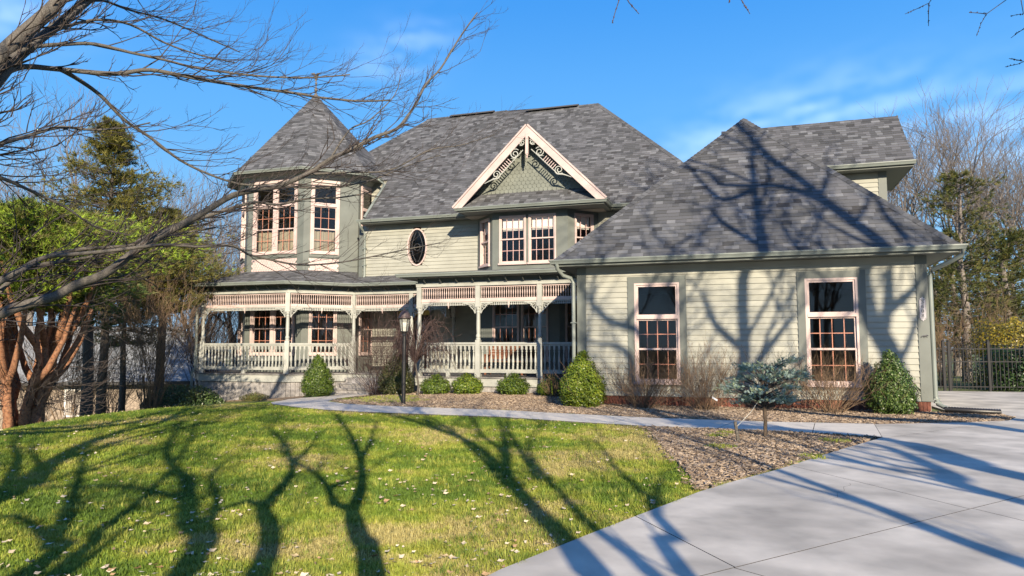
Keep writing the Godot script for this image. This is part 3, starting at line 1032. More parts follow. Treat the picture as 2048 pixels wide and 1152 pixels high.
func make_main() -> void:
	var t := Transform3D(Basis(), Vector3(0, 0, -6.5))
	var ov := Vector3(-14.8, 4.98, 0)
	var oval_cut := []
	for k in 12:
		var ya := 3.55 + EXPO * (5 + k)
		var ym := clampf(absf(ya + EXPO * 0.5 - ov.y) - EXPO * 0.5, 0.0, 1.0) / 0.655
		if ym < 1.0:
			var hw := 0.375 * sqrt(1.0 - ym * ym)
			oval_cut.append(Rect2(ov.x - hw, ya, hw * 2.0, EXPO))
	wall("upper_wall", t, -16.98, -12.35, 3.55, 5.86, oval_cut)
	wall("upper_wall", Transform3D(Basis(), Vector3(0, 0, -7.98)), -17.5, -16.76, 3.9, 7.92, [])
	wall("upper_wall", t, -8.25, -3.8, 3.55, 5.86, [])
	# oval window
	var mb := MB.new()
	var fr := MB.new()
	var gl := MB.new()
	var m := 32
	for k in m:
		var a0 := TAU * k / m
		var a1 := TAU * (k + 1) / m
		var d0 := Vector3(cos(a0) * 0.345, sin(a0) * 0.63, 0)
		var d1 := Vector3(cos(a1) * 0.345, sin(a1) * 0.63, 0)
		var o0 := Vector3(cos(a0) * 0.392, sin(a0) * 0.68, 0)
		var o1 := Vector3(cos(a1) * 0.392, sin(a1) * 0.68, 0)
		var z := Vector3(0, 0, 0.05)
		fr.quad(ov + d0 + z, ov + o0 + z, ov + o1 + z, ov + d1 + z)
		fr.quad(ov + o0 + z, ov + o0 - z, ov + o1 - z, ov + o1 + z)
		fr.quad(ov + d0 + z, ov + d1 + z, ov + d1 - z * 2, ov + d0 - z * 2)
		gl.tri(ov, ov + d0, ov + d1)
	var owin := part(house, "oval_window", fr.mesh(), M.pink, t)
	part(owin, "pane", gl.mesh(), M.glass, Transform3D(Basis(), Vector3(0, 0, 0.0)))
	# leaded glass curves
	for s in [-1.0, 1.0]:
		mb = MB.new()
		var c := PackedVector3Array()
		for k in 13:
			var f := k / 12.0
			c.append(ov + Vector3(s * (0.04 + 0.17 * sin(f * PI)), lerpf(-0.55, 0.55, f), 0.008))
		mb.tube(c, even(c, 0.006), 5)
		part(owin, "came", mb.mesh(), M.lettering)
	mb = MB.new()
	var cc := spiral(ov + Vector3(0, 0, 0.008), 0.12, 0.12, 0, 1.0)
	mb.tube(cc, even(cc, 0.006), 5)
	part(owin, "came", mb.mesh(), M.lettering)
	# main eave
	mb = MB.new()
	mb.bx(-16.9, -12.6, 5.86, 5.88, -6.49, -6.02)
	mb.bx(-7.7, -3.6, 5.86, 5.88, -6.49, -6.02)
	part(house, "soffit", mb.mesh(), M.soffit)
	mb = MB.new()
	mb.bx(-16.9, -12.6, 5.85, 5.98, -6.02, -6.0)
	mb.bx(-7.7, -3.6, 5.85, 5.98, -6.02, -6.0)
	part(house, "fascia", mb.mesh(), M.sage)
	gutter([Vector3(-16.95, 5.89, -5.998), Vector3(-12.55, 5.89, -5.998)])
	gutter([Vector3(-7.8, 5.89, -5.998), Vector3(-3.6, 5.89, -5.998)])
	trim(house, "corner_board", t, -17.15, -16.98, 3.6, 5.85, 0.0, 0.032)
	mb = MB.new()
	mb.tube(PackedVector3Array([Vector3(-17.0, 7.86, -7.5), Vector3(-16.72, 7.62, -7.56), Vector3(-16.70, 6.06, -6.0)]), PackedFloat32Array([0.05, 0.05, 0.05]), 8)
	part(house, "roof_drain", mb.mesh(), M.gutter)
	downspout([Vector3(-16.85, 5.90, -5.95), Vector3(-16.85, 5.78, -5.98), Vector3(-16.87, 5.66, -6.2), Vector3(-16.88, 5.55, -6.40), Vector3(-16.88, 4.0, -6.42), Vector3(-16.88, 3.92, -6.38)])
	# main roof: two hips with slightly different ridges
	var y0 := 5.985
	var z0 := -5.985
	var rr := Vector3(-9.1, 11.2, -11.2)
	var rm1 := Vector3(-12.72, 11.2, -11.2)
	var rl1 := Vector3(-13.05, 11.38, -11.38)
	var rl := Vector3(-16.6, 11.38, -11.38)
	var br := Vector3(-3.9, y0, z0)
	var bl := Vector3(-20.4, y0, -9.5)
	mb = MB.new()
	slab(mb, [Vector3(-16.75, y0, z0), br, rr, rm1, rl1, Vector3(-16.75, 11.38, -11.38)])
	slab(mb, [Vector3(-16.75, 7.9, -7.9), Vector3(-16.75, 11.38, -11.38), rl, Vector3(-20.3, 7.9, -7.9)])
	slab(mb, [br, Vector3(-3.9, y0, -16.4), rr])
	slab(mb, [bl, rl, Vector3(-20.4, y0, -16.8)])
	slab(mb, [rr, Vector3(-3.9, y0, -16.4), Vector3(-20.4, y0, -16.8), rl, rl1, rm1])
	var roof := part(house, "main_roof", mb.mesh(), M.underlay)
	roof_face(roof, [Vector3(-16.75, y0, z0), Vector3(-12.5, y0, z0), Vector3(-10.2, 8.5, -8.5), Vector3(-7.85, y0, z0), br, rr, rm1, rl1, rl, Vector3(-20.3, 7.9, -7.9), Vector3(-16.75, 7.9, -7.9)], 0.13, 0.11, 0.27)
	caps(roof, Vector3(-5.6, 7.685, -7.685), rr, Vector3(0, 1, 1).normalized(), Vector3(1, 1, 0).normalized())
	caps(roof, Vector3(-19.6, 8.7, -8.7), rl, Vector3(0, 1, 1).normalized(), Vector3(-1, 1, 0).normalized())
	for rv in [[-15.6, -13.6, 11.38, -11.38], [-12.1, -9.9, 11.2, -11.2]]:
		mb = MB.new()
		for s in [1.0, -1.0]:
			mb.box(Transform3D(Basis(Vector3.RIGHT, s * deg_to_rad(28)), Vector3((rv[0] + rv[1]) / 2, rv[2] + 0.012, rv[3] + s * 0.10)), Vector3(rv[1] - rv[0], 0.022, 0.22))
		part(roof, "ridge_vent", mb.mesh(), M.underlay)
	for seg in [[rm1 + Vector3(0.6, 0, 0), rm1], [rr, rr + Vector3(-0.8, 0, 0)], [rl1, rl1 + Vector3(-0.55, 0, 0)], [rl + Vector3(1.0, 0, 0), rl]]:
		caps(roof, seg[0], seg[1], Vector3(0, 1, 1).normalized(), Vector3(0, 1, -1).normalized(), "ridge_cap")
	make_dormer()
	# rooms behind the windows
	room(-16.9, -12.75, 3.62, 5.84, -6.63, -11.0)
	room(-12.7, -7.9, 3.62, 5.84, -5.8, -11.0, -6.5)
	room(-12.29, -7.44, 0.52, 3.34, -6.44, -11.0)
	room(-7.3, -0.13, 0.02, 3.27, -0.13, -8.98)

# inside of a room, open to the front; where the front is a bay, side walls start at zs
func room(x0: float, x1: float, y0: float, y1: float, z0: float, z1: float, zs := 1.0) -> void:
	var mb := MB.new()
	var s := z0 if zs > 0.0 else zs
	mb.quad(Vector3(x0, y0, z1), Vector3(x1, y0, z1), Vector3(x1, y1, z1), Vector3(x0, y1, z1))
	mb.quad(Vector3(x0, y0, s), Vector3(x0, y0, z1), Vector3(x0, y1, z1), Vector3(x0, y1, s))
	mb.quad(Vector3(x1, y0, z1), Vector3(x1, y0, s), Vector3(x1, y1, s), Vector3(x1, y1, z1))
	mb.quad(Vector3(x0, y1, z1), Vector3(x1, y1, z1), Vector3(x1, y1, z0), Vector3(x0, y1, z0))
	var o := part(house, "room", mb.mesh(), M.plaster)
	mb = MB.new()
	mb.quad(Vector3(x0, y0, z0), Vector3(x1, y0, z0), Vector3(x1, y0, z1), Vector3(x0, y0, z1))
	part(o, "floor", mb.mesh(), M.floorboards)

func make_dormer() -> void:
	# bay with three faces under the front gable
	var by := 3.55
	var ty := 5.86
	var f0 := Vector3(-11.61, 0, -5.6)
	var f1 := Vector3(-9.03, 0, -5.6)
	var l0 := Vector3(-12.45, 0, -6.44)
	var r1 := Vector3(-8.19, 0, -6.44)
	var tf := frame_at(f0, f1 - f0)
	var tl := frame_at(l0, f0 - l0)
	var tr := frame_at(f1, r1 - f1)
	var wl := Rect2(0.25, 4.14, 0.93, 1.6)
	var wr := Rect2(1.27, 4.14, 0.93, 1.6)
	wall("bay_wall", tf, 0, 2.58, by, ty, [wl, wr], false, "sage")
	for r in [wl, wr]:
		window(tf, r, hung(r.position.x + 0.04, r.end.x - 0.04, 4.18, 4.95, 5.70, 4, 2, "", "shade"), 0.0, "muntin_pink", true)
	for tt in [tl, tr]:
		var ws := Rect2(0.26, 4.14, 0.72, 1.6)
		wall("bay_wall", tt, 0, 1.188, by, ty, [ws], false, "sage")
		window(tt, ws, hung(ws.position.x + 0.04, ws.end.x - 0.04, 4.18, 4.95, 5.70, 3, 2, "", "shade"), 0.0, "muntin_pink", true)
	# soffit and gutter of the pent roof
	var gz := -5.08
	var mb := MB.new()
	mb.bx(-12.62, -7.74, 5.86, 5.88, -6.49, gz)
	part(house, "soffit", mb.mesh(), M.soffit)
	mb = MB.new()
	mb.sweep([Vector3(-12.62, 5.85, -6.4), Vector3(-12.62, 5.85, gz), Vector3(-7.74, 5.85, gz), Vector3(-7.74, 5.85, -6.4)], [Vector2(0, 0), Vector2(0.02, 0), Vector2(0.02, 0.14), Vector2(0, 0.14)])
	part(house, "fascia", mb.mesh(), M.sage)
	gutter([Vector3(-12.642, 5.895, -6.0), Vector3(-12.642, 5.895, gz + 0.022), Vector3(-7.718, 5.895, gz + 0.022), Vector3(-7.718, 5.895, -6.0)])
	# gable roof
	var ax := -10.2
	var ay := 8.58
	var zf := -4.98
	var hw := 2.56
	var zb := -8.9
	mb = MB.new()
	var a := Vector3(ax, ay, zf)
	var b := Vector3(ax, ay, zb)
	for s in [-1.0, 1.0]:
		var e := Vector3(ax + s * hw, ay - hw, zf)
		var e2 := Vector3(ax + s * hw, ay - hw, zb)
		var dn := Vector3(-s * 0.035, -0.035, 0)
		if s > 0:
			slab(mb, [e, e2, b, a])
			slab(mb, [e + dn, a + dn, b + dn, e2 + dn])
		else:
			slab(mb, [e2, e, a, b])
			slab(mb, [e2 + dn, b + dn, a + dn, e + dn])
		mb.quad(e, a, a + dn, e + dn)
	var roof := part(house, "gable_roof", mb.mesh(), M.underlay)
	roof_face(roof, [Vector3(ax + hw, ay - hw, zf + 0.015), Vector3(ax + hw, ay - hw, zb), b, a + Vector3(0, 0, 0.015)])
	roof_face(roof, [Vector3(ax - hw, ay - hw, zb), Vector3(ax - hw, ay - hw, zf + 0.015), a + Vector3(0, 0, 0.015), b])
	caps(roof, b, a + Vector3(0, 0, 0.02), Vector3(-1, 1, 0).normalized(), Vector3(1, 1, 0).normalized(), "ridge_cap")
	# pent roof in front of the gable face
	var fz := -5.56
	var p0 := Vector3(-12.55, 6.0, gz + 0.04)
	var p1 := Vector3(-7.8, 6.0, gz + 0.04)
	var p2 := Vector3(-8.15, 6.5, fz)
	var p3 := Vector3(-12.2, 6.5, fz)
	mb = MB.new()
	slab(mb, [p0, p1, p2, p3])
	roof = part(house, "pent_roof", mb.mesh(), M.underlay)
	roof_face(roof, [p0, p1, p2, p3])
	# gable face with rows of fish-scale shingles
	mb = MB.new()
	mb.tri(Vector3(ax - 2.05, 6.45, fz - 0.012), Vector3(ax + 2.05, 6.45, fz - 0.012), Vector3(ax, 8.5, fz - 0.012))
	mb.tri(Vector3(ax - 2.3, 6.2, fz - 0.2), Vector3(ax, 8.55, fz - 0.2), Vector3(ax + 2.3, 6.2, fz - 0.2))
	var face := part(house, "gable_face", mb.mesh(), M.scale)
	var sm := scale_mesh(0.15, 0.15)
	var y := 6.48
	var row := 0
	while y < 8.35:
		var half_w := 8.47 - y
		var nx := int(half_w / 0.15) + 1
		for k in range(-nx, nx + 1):
			var xx := ax + (k + (0.5 if row % 2 else 0.0)) * 0.15
			if absf(xx - ax) < half_w - 0.02:
				part(face, "scale_shingle", sm, M.scale, Transform3D(Basis(), Vector3(xx, y, fz + rng.randf_range(0, 0.003))))
		y += 0.125
		row += 1
	# barge boards
	for s in [-1.0, 1.0]:
		mb = MB.new()
		var o := Vector3(0, 0, 0)
		var w := 0.30
		var q0 := Vector3(ax, ay - 0.045, zf - 0.01)
		var q1 := Vector3(ax + s * hw, ay - 0.045 - hw, zf - 0.01)
		var dv := Vector3(0, -w, 0)
		var th := Vector3(0, 0, 0.05)
		var fl := Vector3(ax + s * (hw - 0.30), ay - 0.045 - hw, zf - 0.01)
		if s > 0:
			slab(mb, [q0 + th, q0 + dv + th, fl + th, q1 + th])
			mb.quad(q0 + dv, fl, fl + th, q0 + dv + th)
			mb.quad(q0, q0 + th, q1 + th, q1)
		else:
			slab(mb, [q0 + th, q1 + th, fl + th, q0 + dv + th])
			mb.quad(q0 + dv, q0 + dv + th, fl + th, fl)
			mb.quad(q0, q1, q1 + th, q0 + th)
		var bb := part(house, "barge_board", mb.mesh(), M.pink)
		mb = MB.new()
		var d := (q1 - q0).normalized()
		mb.box(Transform3D(Basis(d, Vector3(-d.y, d.x, 0), Vector3(0, 0, 1)), (q0 + q1) / 2 + Vector3(s * 0.02, 0.03, 0.055)), Vector3((q1 - q0).length(), 0.055, 0.04))
		part(bb, "moulding", mb.mesh(), M.pink)
		# scroll-sawn fretwork below the barge board
		var fw := Node3D.new()
		var bar := MB.new()
		var fzz := zf + 0.005
		var c0 := Vector3(ax + s * 0.12, ay - 0.50, fzz)
		var dd := Vector3(s, -1, 0).normalized()
		var nn := Vector3(-s, -1, 0).normalized()
		var bp := PackedVector3Array([c0 + nn * 0.22 + dd * 0.25, c0 + nn * 0.22 + dd * 1.50])
		bar.tube(bp, even(bp, 0.018), 6)
		var fret := part(house, "gable_fretwork", bar.mesh(), M.sage_light)
		for sc in [[0.10, 0.03, 0.11], [0.52, 0.10, 0.17], [1.42, 0.10, 0.16]]:
			var cm := MB.new()
			var pc: Vector3 = c0 + dd * sc[0] + nn * sc[1]
			var sp := spiral(pc, sc[2], sc[2] * 0.22, atan2(dd.y, dd.x) + (PI if sc[0] < 1 else 0.0), -s * 1.6)
			cm.tube(sp, even(sp, 0.02), 6)
			var lf := PackedVector3Array([pc + nn * sc[2] * 0.3, pc + dd * sc[2] * 0.5 + nn * sc[2] * 0.6, pc + dd * sc[2] * 1.15])
			cm.tube(lf, PackedFloat32Array([0.012, 0.026, 0.008]), 6)
			part(fret, "scroll", cm.mesh(), M.sage_light)
		for k in 6:
			var sp0 := c0 + dd * (0.80 + 0.085 * k) + nn * 0.03
			var cm := MB.new()
			cm.tube(PackedVector3Array([sp0, sp0 + nn * 0.05, sp0 + nn * 0.10, sp0 + nn * 0.15, sp0 + nn * 0.21]), PackedFloat32Array([0.010, 0.022, 0.012, 0.022, 0.010]), 6)
			part(fret, "spindle", cm.mesh(), M.pink)
		var tail := MB.new()
		var tp := PackedVector3Array([c0 + dd * 1.5 + nn * 0.22, c0 + dd * 1.62 + nn * 0.12, c0 + dd * 1.75 + nn * 0.06, c0 + dd * 1.9 + nn * 0.0])
		tail.tube(tp, PackedFloat32Array([0.02, 0.03, 0.02, 0.01]), 6)
		part(fret, "leaf_tip", tail.mesh(), M.sage_light)
		fw.free()
	mb = MB.new()
	mb.bx(ax - 0.045, ax + 0.045, ay - 0.98, ay - 0.30, zf - 0.02, zf + 0.06)
	mb.lathe([Vector2(0, -0.16), Vector2(0.035, -0.12), Vector2(0.02, -0.08), Vector2(0.045, -0.03), Vector2(0.03, 0.0)], 10, Transform3D(Basis(), Vector3(ax, ay - 0.98, zf + 0.02)))
	part(house, "king_pendant", mb.mesh(), M.pink)

func scale_mesh(w: float, h: float) -> ArrayMesh:
	var mb := MB.new()
	var pts := [Vector3(w / 2 - 0.003, h, 0.003), Vector3(-w / 2 + 0.003, h, 0.003)]
	for k in 7:
		var a := PI + PI * k / 6.0
		pts.append(Vector3(cos(a) * (w / 2 - 0.003), h * 0.42 + sin(a) * h * 0.42, 0.014))
	for k in range(1, pts.size() - 1):
		mb.tri(pts[0], pts[k], pts[k + 1])
	for k in range(2, pts.size() - 1):
		var a: Vector3 = pts[k]
		var b: Vector3 = pts[k + 1]
		mb.quad(a, Vector3(a.x, a.y, 0), Vector3(b.x, b.y, 0), b)
	return mb.mesh()

func make_tower() -> void:
	var V := [Vector3(-21.41, 0, -5.6), Vector3(-18.96, 0, -5.6), Vector3(-17.53, 0, -7.03), Vector3(-17.53, 0, -9.48), Vector3(-18.96, 0, -10.9), Vector3(-21.41, 0, -10.9), Vector3(-22.84, 0, -9.48), Vector3(-22.84, 0, -7.03)]
	var cen := Vector3(-20.22, 0, -8.25)
	var sc := scale_mesh(0.11, 0.11)
	for k in 8:
		var p: Vector3 = V[k]
		var q: Vector3 = V[(k + 1) % 8]
		var t := frame_at(p, q - p)
		var l := p.distance_to(q)
		if k in [3, 4, 5, 6]:
			wall("tower_wall", t, 0, l, -0.3, 7.80, [], false)
			continue
		var dbl := k == 0
		var units := []
		if dbl: units = [[0.32, 1.19], [1.25, 2.12]]
		else: units = [[0.30, 1.24]] if k != 2 else [[0.24, 1.3]]
		var holes := []
		for u in units:
			holes.append(Rect2(u[0], 4.86, u[1] - u[0], 2.60))
			holes.append(Rect2(u[0], 1.13, u[1] - u[0], 1.85))
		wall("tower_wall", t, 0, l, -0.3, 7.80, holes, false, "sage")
		for u in units:
			var s := [[u[0] + 0.04, u[1] - 0.04, 6.70, 7.42, 1, 1]]
			s.append_array(hung(u[0] + 0.04, u[1] - 0.04, 4.90, 5.76, 6.62, 3, 2, "curtain"))
			var win := window(t, Rect2(u[0], 4.86, u[1] - u[0], 2.60), s, 0.0, "muntin", true)
			trim(win, "mullion", Transform3D(), u[0] + 0.04, u[1] - 0.04, 6.61, 6.71, -0.05, 0.05, "pink")
			window(t, Rect2(u[0], 1.13, u[1] - u[0], 1.85), hung(u[0] + 0.04, u[1] - 0.04, 1.17, 2.08, 2.94, 3, 2), 0.0, "muntin", true)
		var ua: float = units[0][0]
		var ub: float = units[-1][1]
		# pink frame strips and scalloped panel below the upper windows
		trim(house, "window_trim", t, ua - 0.06, ua - 0.002, 4.80, 7.50, 0.0, 0.05, "pink")
		trim(house, "window_trim", t, ub + 0.002, ub + 0.06, 4.80, 7.50, 0.0, 0.05, "pink")
		trim(house, "window_trim", t, ua - 0.06, ub + 0.06, 7.501, 7.60, 0.0, 0.045, "pink")
		if dbl:
			trim(house, "window_trim", t, 1.192, 1.248, 4.86, 7.46, -0.02, 0.052, "pink")
			trim(house, "window_trim", t, 1.192, 1.248, 1.13, 2.98, -0.02, 0.052, "pink")
		trim(house, "window_trim", t, ua - 0.05, ua - 0.002, 1.09, 3.0, 0.0, 0.05, "pink")
		trim(house, "window_trim", t, ub + 0.002, ub + 0.05, 1.09, 3.0, 0.0, 0.05, "pink")
		var pan := MB.new()
		var y := 4.0
		var row := 0
		while y < 4.62:
			var x: float = ua - 0.04 + (0.055 if row % 2 else 0.0)
			while x < ub + 0.06:
				var base := pan.v.size()
				var src := sc.surface_get_arrays(0)
				for vv in src[Mesh.ARRAY_VERTEX]: pan.v.append(vv + Vector3(x, y, 0.001))
				pan.n.append_array(src[Mesh.ARRAY_NORMAL])
				pan.c.append_array(src[Mesh.ARRAY_COLOR])
				for ii in src[Mesh.ARRAY_INDEX]: pan.i.append(ii + base)
				x += 0.11
			y += 0.09
			row += 1
		var po := part(house, "scallop_panel", pan.mesh(), M.pink, t)
		po.set_meta("kind", "stuff")
		trim(house, "panel_rail", t, ua - 0.08, ub + 0.08, 4.70, 4.80, 0.0, 0.034, "sage")
		trim(house, "frieze_board", t, 0.0, l, 7.60, 7.80, 0.0, 0.02, "pink" if dbl else "sage_light")
	var fl := MB.new()
	for yy in [0.5, 3.3, 4.2, 7.78]:
		var pp := []
		for k in 8: pp.append(Vector3(lerpf(V[k].x, cen.x, 0.04), yy, lerpf(V[k].z, cen.z, 0.04)))
		slab(fl, pp)
	part(house, "tower_floor", fl.mesh(), M.plaster)
	# cornice, eave and octagonal roof
	var n := 8
	var ev := []
	var ev2 := []
	var pathc := []
	for k in 8:
		var d0: Vector3 = (V[k] - V[(k + 7) % 8]).normalized()
		var d1: Vector3 = (V[(k + 1) % 8] - V[k]).normalized()
		var n0 := Vector3(-d0.z, 0, d0.x)
		var n1 := Vector3(-d1.z, 0, d1.x)
		var o := (n0 + n1) / (n0 + n1).dot(n0)
		ev.append(V[k] + o * 0.52 + Vector3(0, 7.90, 0))
		ev2.append(V[k] + o * 0.46 + Vector3(0, 7.80, 0))
		pathc.append(V[k] + Vector3(0, 7.66, 0))
	var mb := MB.new()
	mb.sweep(pathc, [Vector2(0.021, 0), Vector2(0.06, 0.0), Vector2(0.12, 0.10), Vector2(0.16, 0.14), Vector2(0.021, 0.14)], true)
	part(house, "cornice", mb.mesh(), M.sage_light)
	mb = MB.new()
	for k in 8:
		mb.quad(V[k] + Vector3(0, 7.80, 0), ev2[k], ev2[(k + 1) % 8], V[(k + 1) % 8] + Vector3(0, 7.80, 0))
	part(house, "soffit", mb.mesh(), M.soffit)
	var gp := []
	for k in 8: gp.append(ev2[k] + Vector3(0, 0.01, 0))
	mb = MB.new()
	mb.sweep(gp, [Vector2(0, -0.02), Vector2(0.02, -0.02), Vector2(0.02, 0.10), Vector2(0, 0.10)], true)
	part(house, "fascia", mb.mesh(), M.sage)
	gp = []
	for k in 8:
		gp.append(ev2[k] + (ev2[k] - cen - Vector3(0, ev2[k].y, 0)).normalized() * 0.024 + Vector3(0, 0.01, 0))
	gutter(gp, true)
	var apex := Vector3(cen.x - 0.12, 11.82, cen.z)
	mb = MB.new()
	for k in 8: mb.tri(ev[k], ev[(k + 1) % 8], apex)
	var roof := part(house, "tower_roof", mb.mesh(), M.underlay)
	for k in [7, 0, 1, 2]:
		roof_face(roof, [ev[k], ev[(k + 1) % 8], apex], 0.125, 0.14, 0.36)
	mb = MB.new()
	mb.lathe([Vector2(0.22, 0.0), Vector2(0.13, 0.14), Vector2(0.05, 0.28), Vector2(0.03, 0.36), Vector2(0.07, 0.42), Vector2(0.075, 0.46), Vector2(0.03, 0.52), Vector2(0.022, 0.66), Vector2(0.05, 0.70), Vector2(0.05, 0.74), Vector2(0.02, 0.78), Vector2(0.0, 0.86)], 12, Transform3D(Basis(), apex - Vector3(0, 0.24, 0)))
	var fin := part(house, "finial", mb.mesh(), M.copper)
	# eagle with raised wings
	mb = MB.new()
	var ep := apex + Vector3(0, 0.62, 0)
	mb.tube(PackedVector3Array([ep + Vector3(-0.02, -0.05, 0), ep + Vector3(0.0, 0.06, 0), ep + Vector3(0.05, 0.16, 0), ep + Vector3(0.08, 0.22, 0), ep + Vector3(0.13, 0.21, 0)]), PackedFloat32Array([0.03, 0.06, 0.045, 0.035, 0.008]), 8)
	for s in [[-1.0, 0.34, 0.36], [1.0, 0.22, 0.24]]:
		var w0: Vector3 = ep + Vector3(0, 0.08, 0.02 * s[0])
		var w1: Vector3 = ep + Vector3(s[0] * s[1] * 0.5, s[2] * 0.9, 0.08 * s[0])
		var w2: Vector3 = ep + Vector3(s[0] * s[1], s[2], 0.10 * s[0])
		mb.tube(PackedVector3Array([w0, w1, w2]), PackedFloat32Array([0.06, 0.055, 0.012]), 5)
	part(fin, "eagle", mb.mesh(), M.copper)

# ---------------------------------------------------------------- porch
var baluster: ArrayMesh
var spindle: ArrayMesh
var post_mesh: ArrayMesh
var bracket: ArrayMesh
var corbel: ArrayMesh
var drop: ArrayMesh

func offset_path(path: Array, d: float) -> Array:
	var out := []
	for k in path.size():
		var d0: Vector3 = (path[k] - path[maxi(k - 1, 0)])
		var d1: Vector3 = (path[mini(k + 1, path.size() - 1)] - path[k])
		if d0.length() < 0.001: d0 = d1
		if d1.length() < 0.001: d1 = d0
		d0 = d0.normalized(); d1 = d1.normalized()
		var n0 := Vector3(-d0.z, 0, d0.x)
		var n1 := Vector3(-d1.z, 0, d1.x)
		out.append(path[k] + (n0 + n1) / (n0 + n1).dot(n0) * d)
	return out

func porch_parts() -> void:
	var mb := MB.new()
	mb.bx(-0.022, 0.022, 0.0, 0.10, -0.022, 0.022)
	mb.lathe([Vector2(0.026, 0.10), Vector2(0.034, 0.125), Vector2(0.026, 0.15), Vector2(0.040, 0.22), Vector2(0.036, 0.30), Vector2(0.020, 0.44), Vector2(0.017, 0.50), Vector2(0.030, 0.515), Vector2(0.030, 0.535), Vector2(0.020, 0.55), Vector2(0.026, 0.58)], 10)
	mb.bx(-0.030, 0.030, 0.58, 0.69, -0.030, 0.030)
	baluster = mb.mesh()
	mb = MB.new()
	mb.lathe([Vector2(0.010, 0.0), Vector2(0.014, 0.04), Vector2(0.008, 0.06), Vector2(0.016, 0.12), Vector2(0.020, 0.16), Vector2(0.016, 0.20), Vector2(0.008, 0.26), Vector2(0.014, 0.28), Vector2(0.010, 0.32)], 8)
	spindle = mb.mesh()
	mb = MB.new()
	mb.bx(-0.085, 0.085, 0.5, 0.66, -0.085, 0.085)
	mb.bx(-0.073, 0.073, 0.66, 1.60, -0.073, 0.073)
	mb.lathe([Vector2(0.07, 1.60), Vector2(0.078, 1.63), Vector2(0.06, 1.66), Vector2(0.072, 1.70), Vector2(0.072, 1.74), Vector2(0.052, 1.78), Vector2(0.062, 1.95), Vector2(0.062, 2.15), Vector2(0.055, 2.40), Vector2(0.065, 2.44), Vector2(0.055, 2.48), Vector2(0.072, 2.54), Vector2(0.072, 2.58)], 14)
	mb.bx(-0.073, 0.073, 2.58, 3.239, -0.073, 0.073)
	mb.bx(-0.083, 0.083, 2.60, 2.63, -0.083, 0.083)
	post_mesh = mb.mesh()
	# scroll-sawn corner bracket, in the x-y plane, corner at the origin, spreading to +x and -y
	mb = MB.new()
	mb.bx(0.0, 0.40, -0.035, 0.0, -0.014, 0.014)
	mb.bx(0.0, 0.035, -0.33, -0.036, -0.014, 0.014)
	var sp := spiral(Vector3(0.125, -0.125, 0), 0.085, 0.02, 0.0, 1.5, 18)
	mb.tube(sp, even(sp, 0.012), 5)
	var ar := PackedVector3Array()
	for k in 11:
		var f := k / 10.0
		ar.append(Vector3(lerpf(0.39, 0.03, f), lerpf(-0.04, -0.31, f) + 0.10 * sin(f * PI) + 0.02 * sin(f * PI * 5.0), 0))
	mb.tube(ar, even(ar, 0.015), 5)
	for k in 4:
		var f := 0.15 + 0.22 * k
		var a := ar[int(f * 10)]
		var p := PackedVector3Array([a, a.lerp(Vector3(0.10, -0.10, 0), 0.45)])
		mb.tube(p, even(p, 0.010), 5)
	bracket = mb.mesh()
	mb = MB.new()
	var pc := PackedVector3Array()
	for k in 9:
		var a := PI * 0.5 * k / 8.0
		pc.append(Vector3(0, -0.26 * sin(a), 0.36 * (1.0 - sin(a)) * 0.0 + 0.34 * cos(a)))
	for k in 8:
		mb.box(Transform3D(Basis.looking_at((pc[k + 1] - pc[k]).normalized(), Vector3.RIGHT), (pc[k] + pc[k + 1]) / 2), Vector3(0.045, 0.035, pc[k].distance_to(pc[k + 1]) * 1.02))
	corbel = mb.mesh()
	mb = MB.new()
	mb.bx(-0.022, 0.022, -0.02, 0.10, -0.022, 0.022)
	mb.lathe([Vector2(0, -0.11), Vector2(0.014, -0.08), Vector2(0.008, -0.065), Vector2(0.024, -0.035), Vector2(0.012, -0.02)], 8)
	drop = mb.mesh()

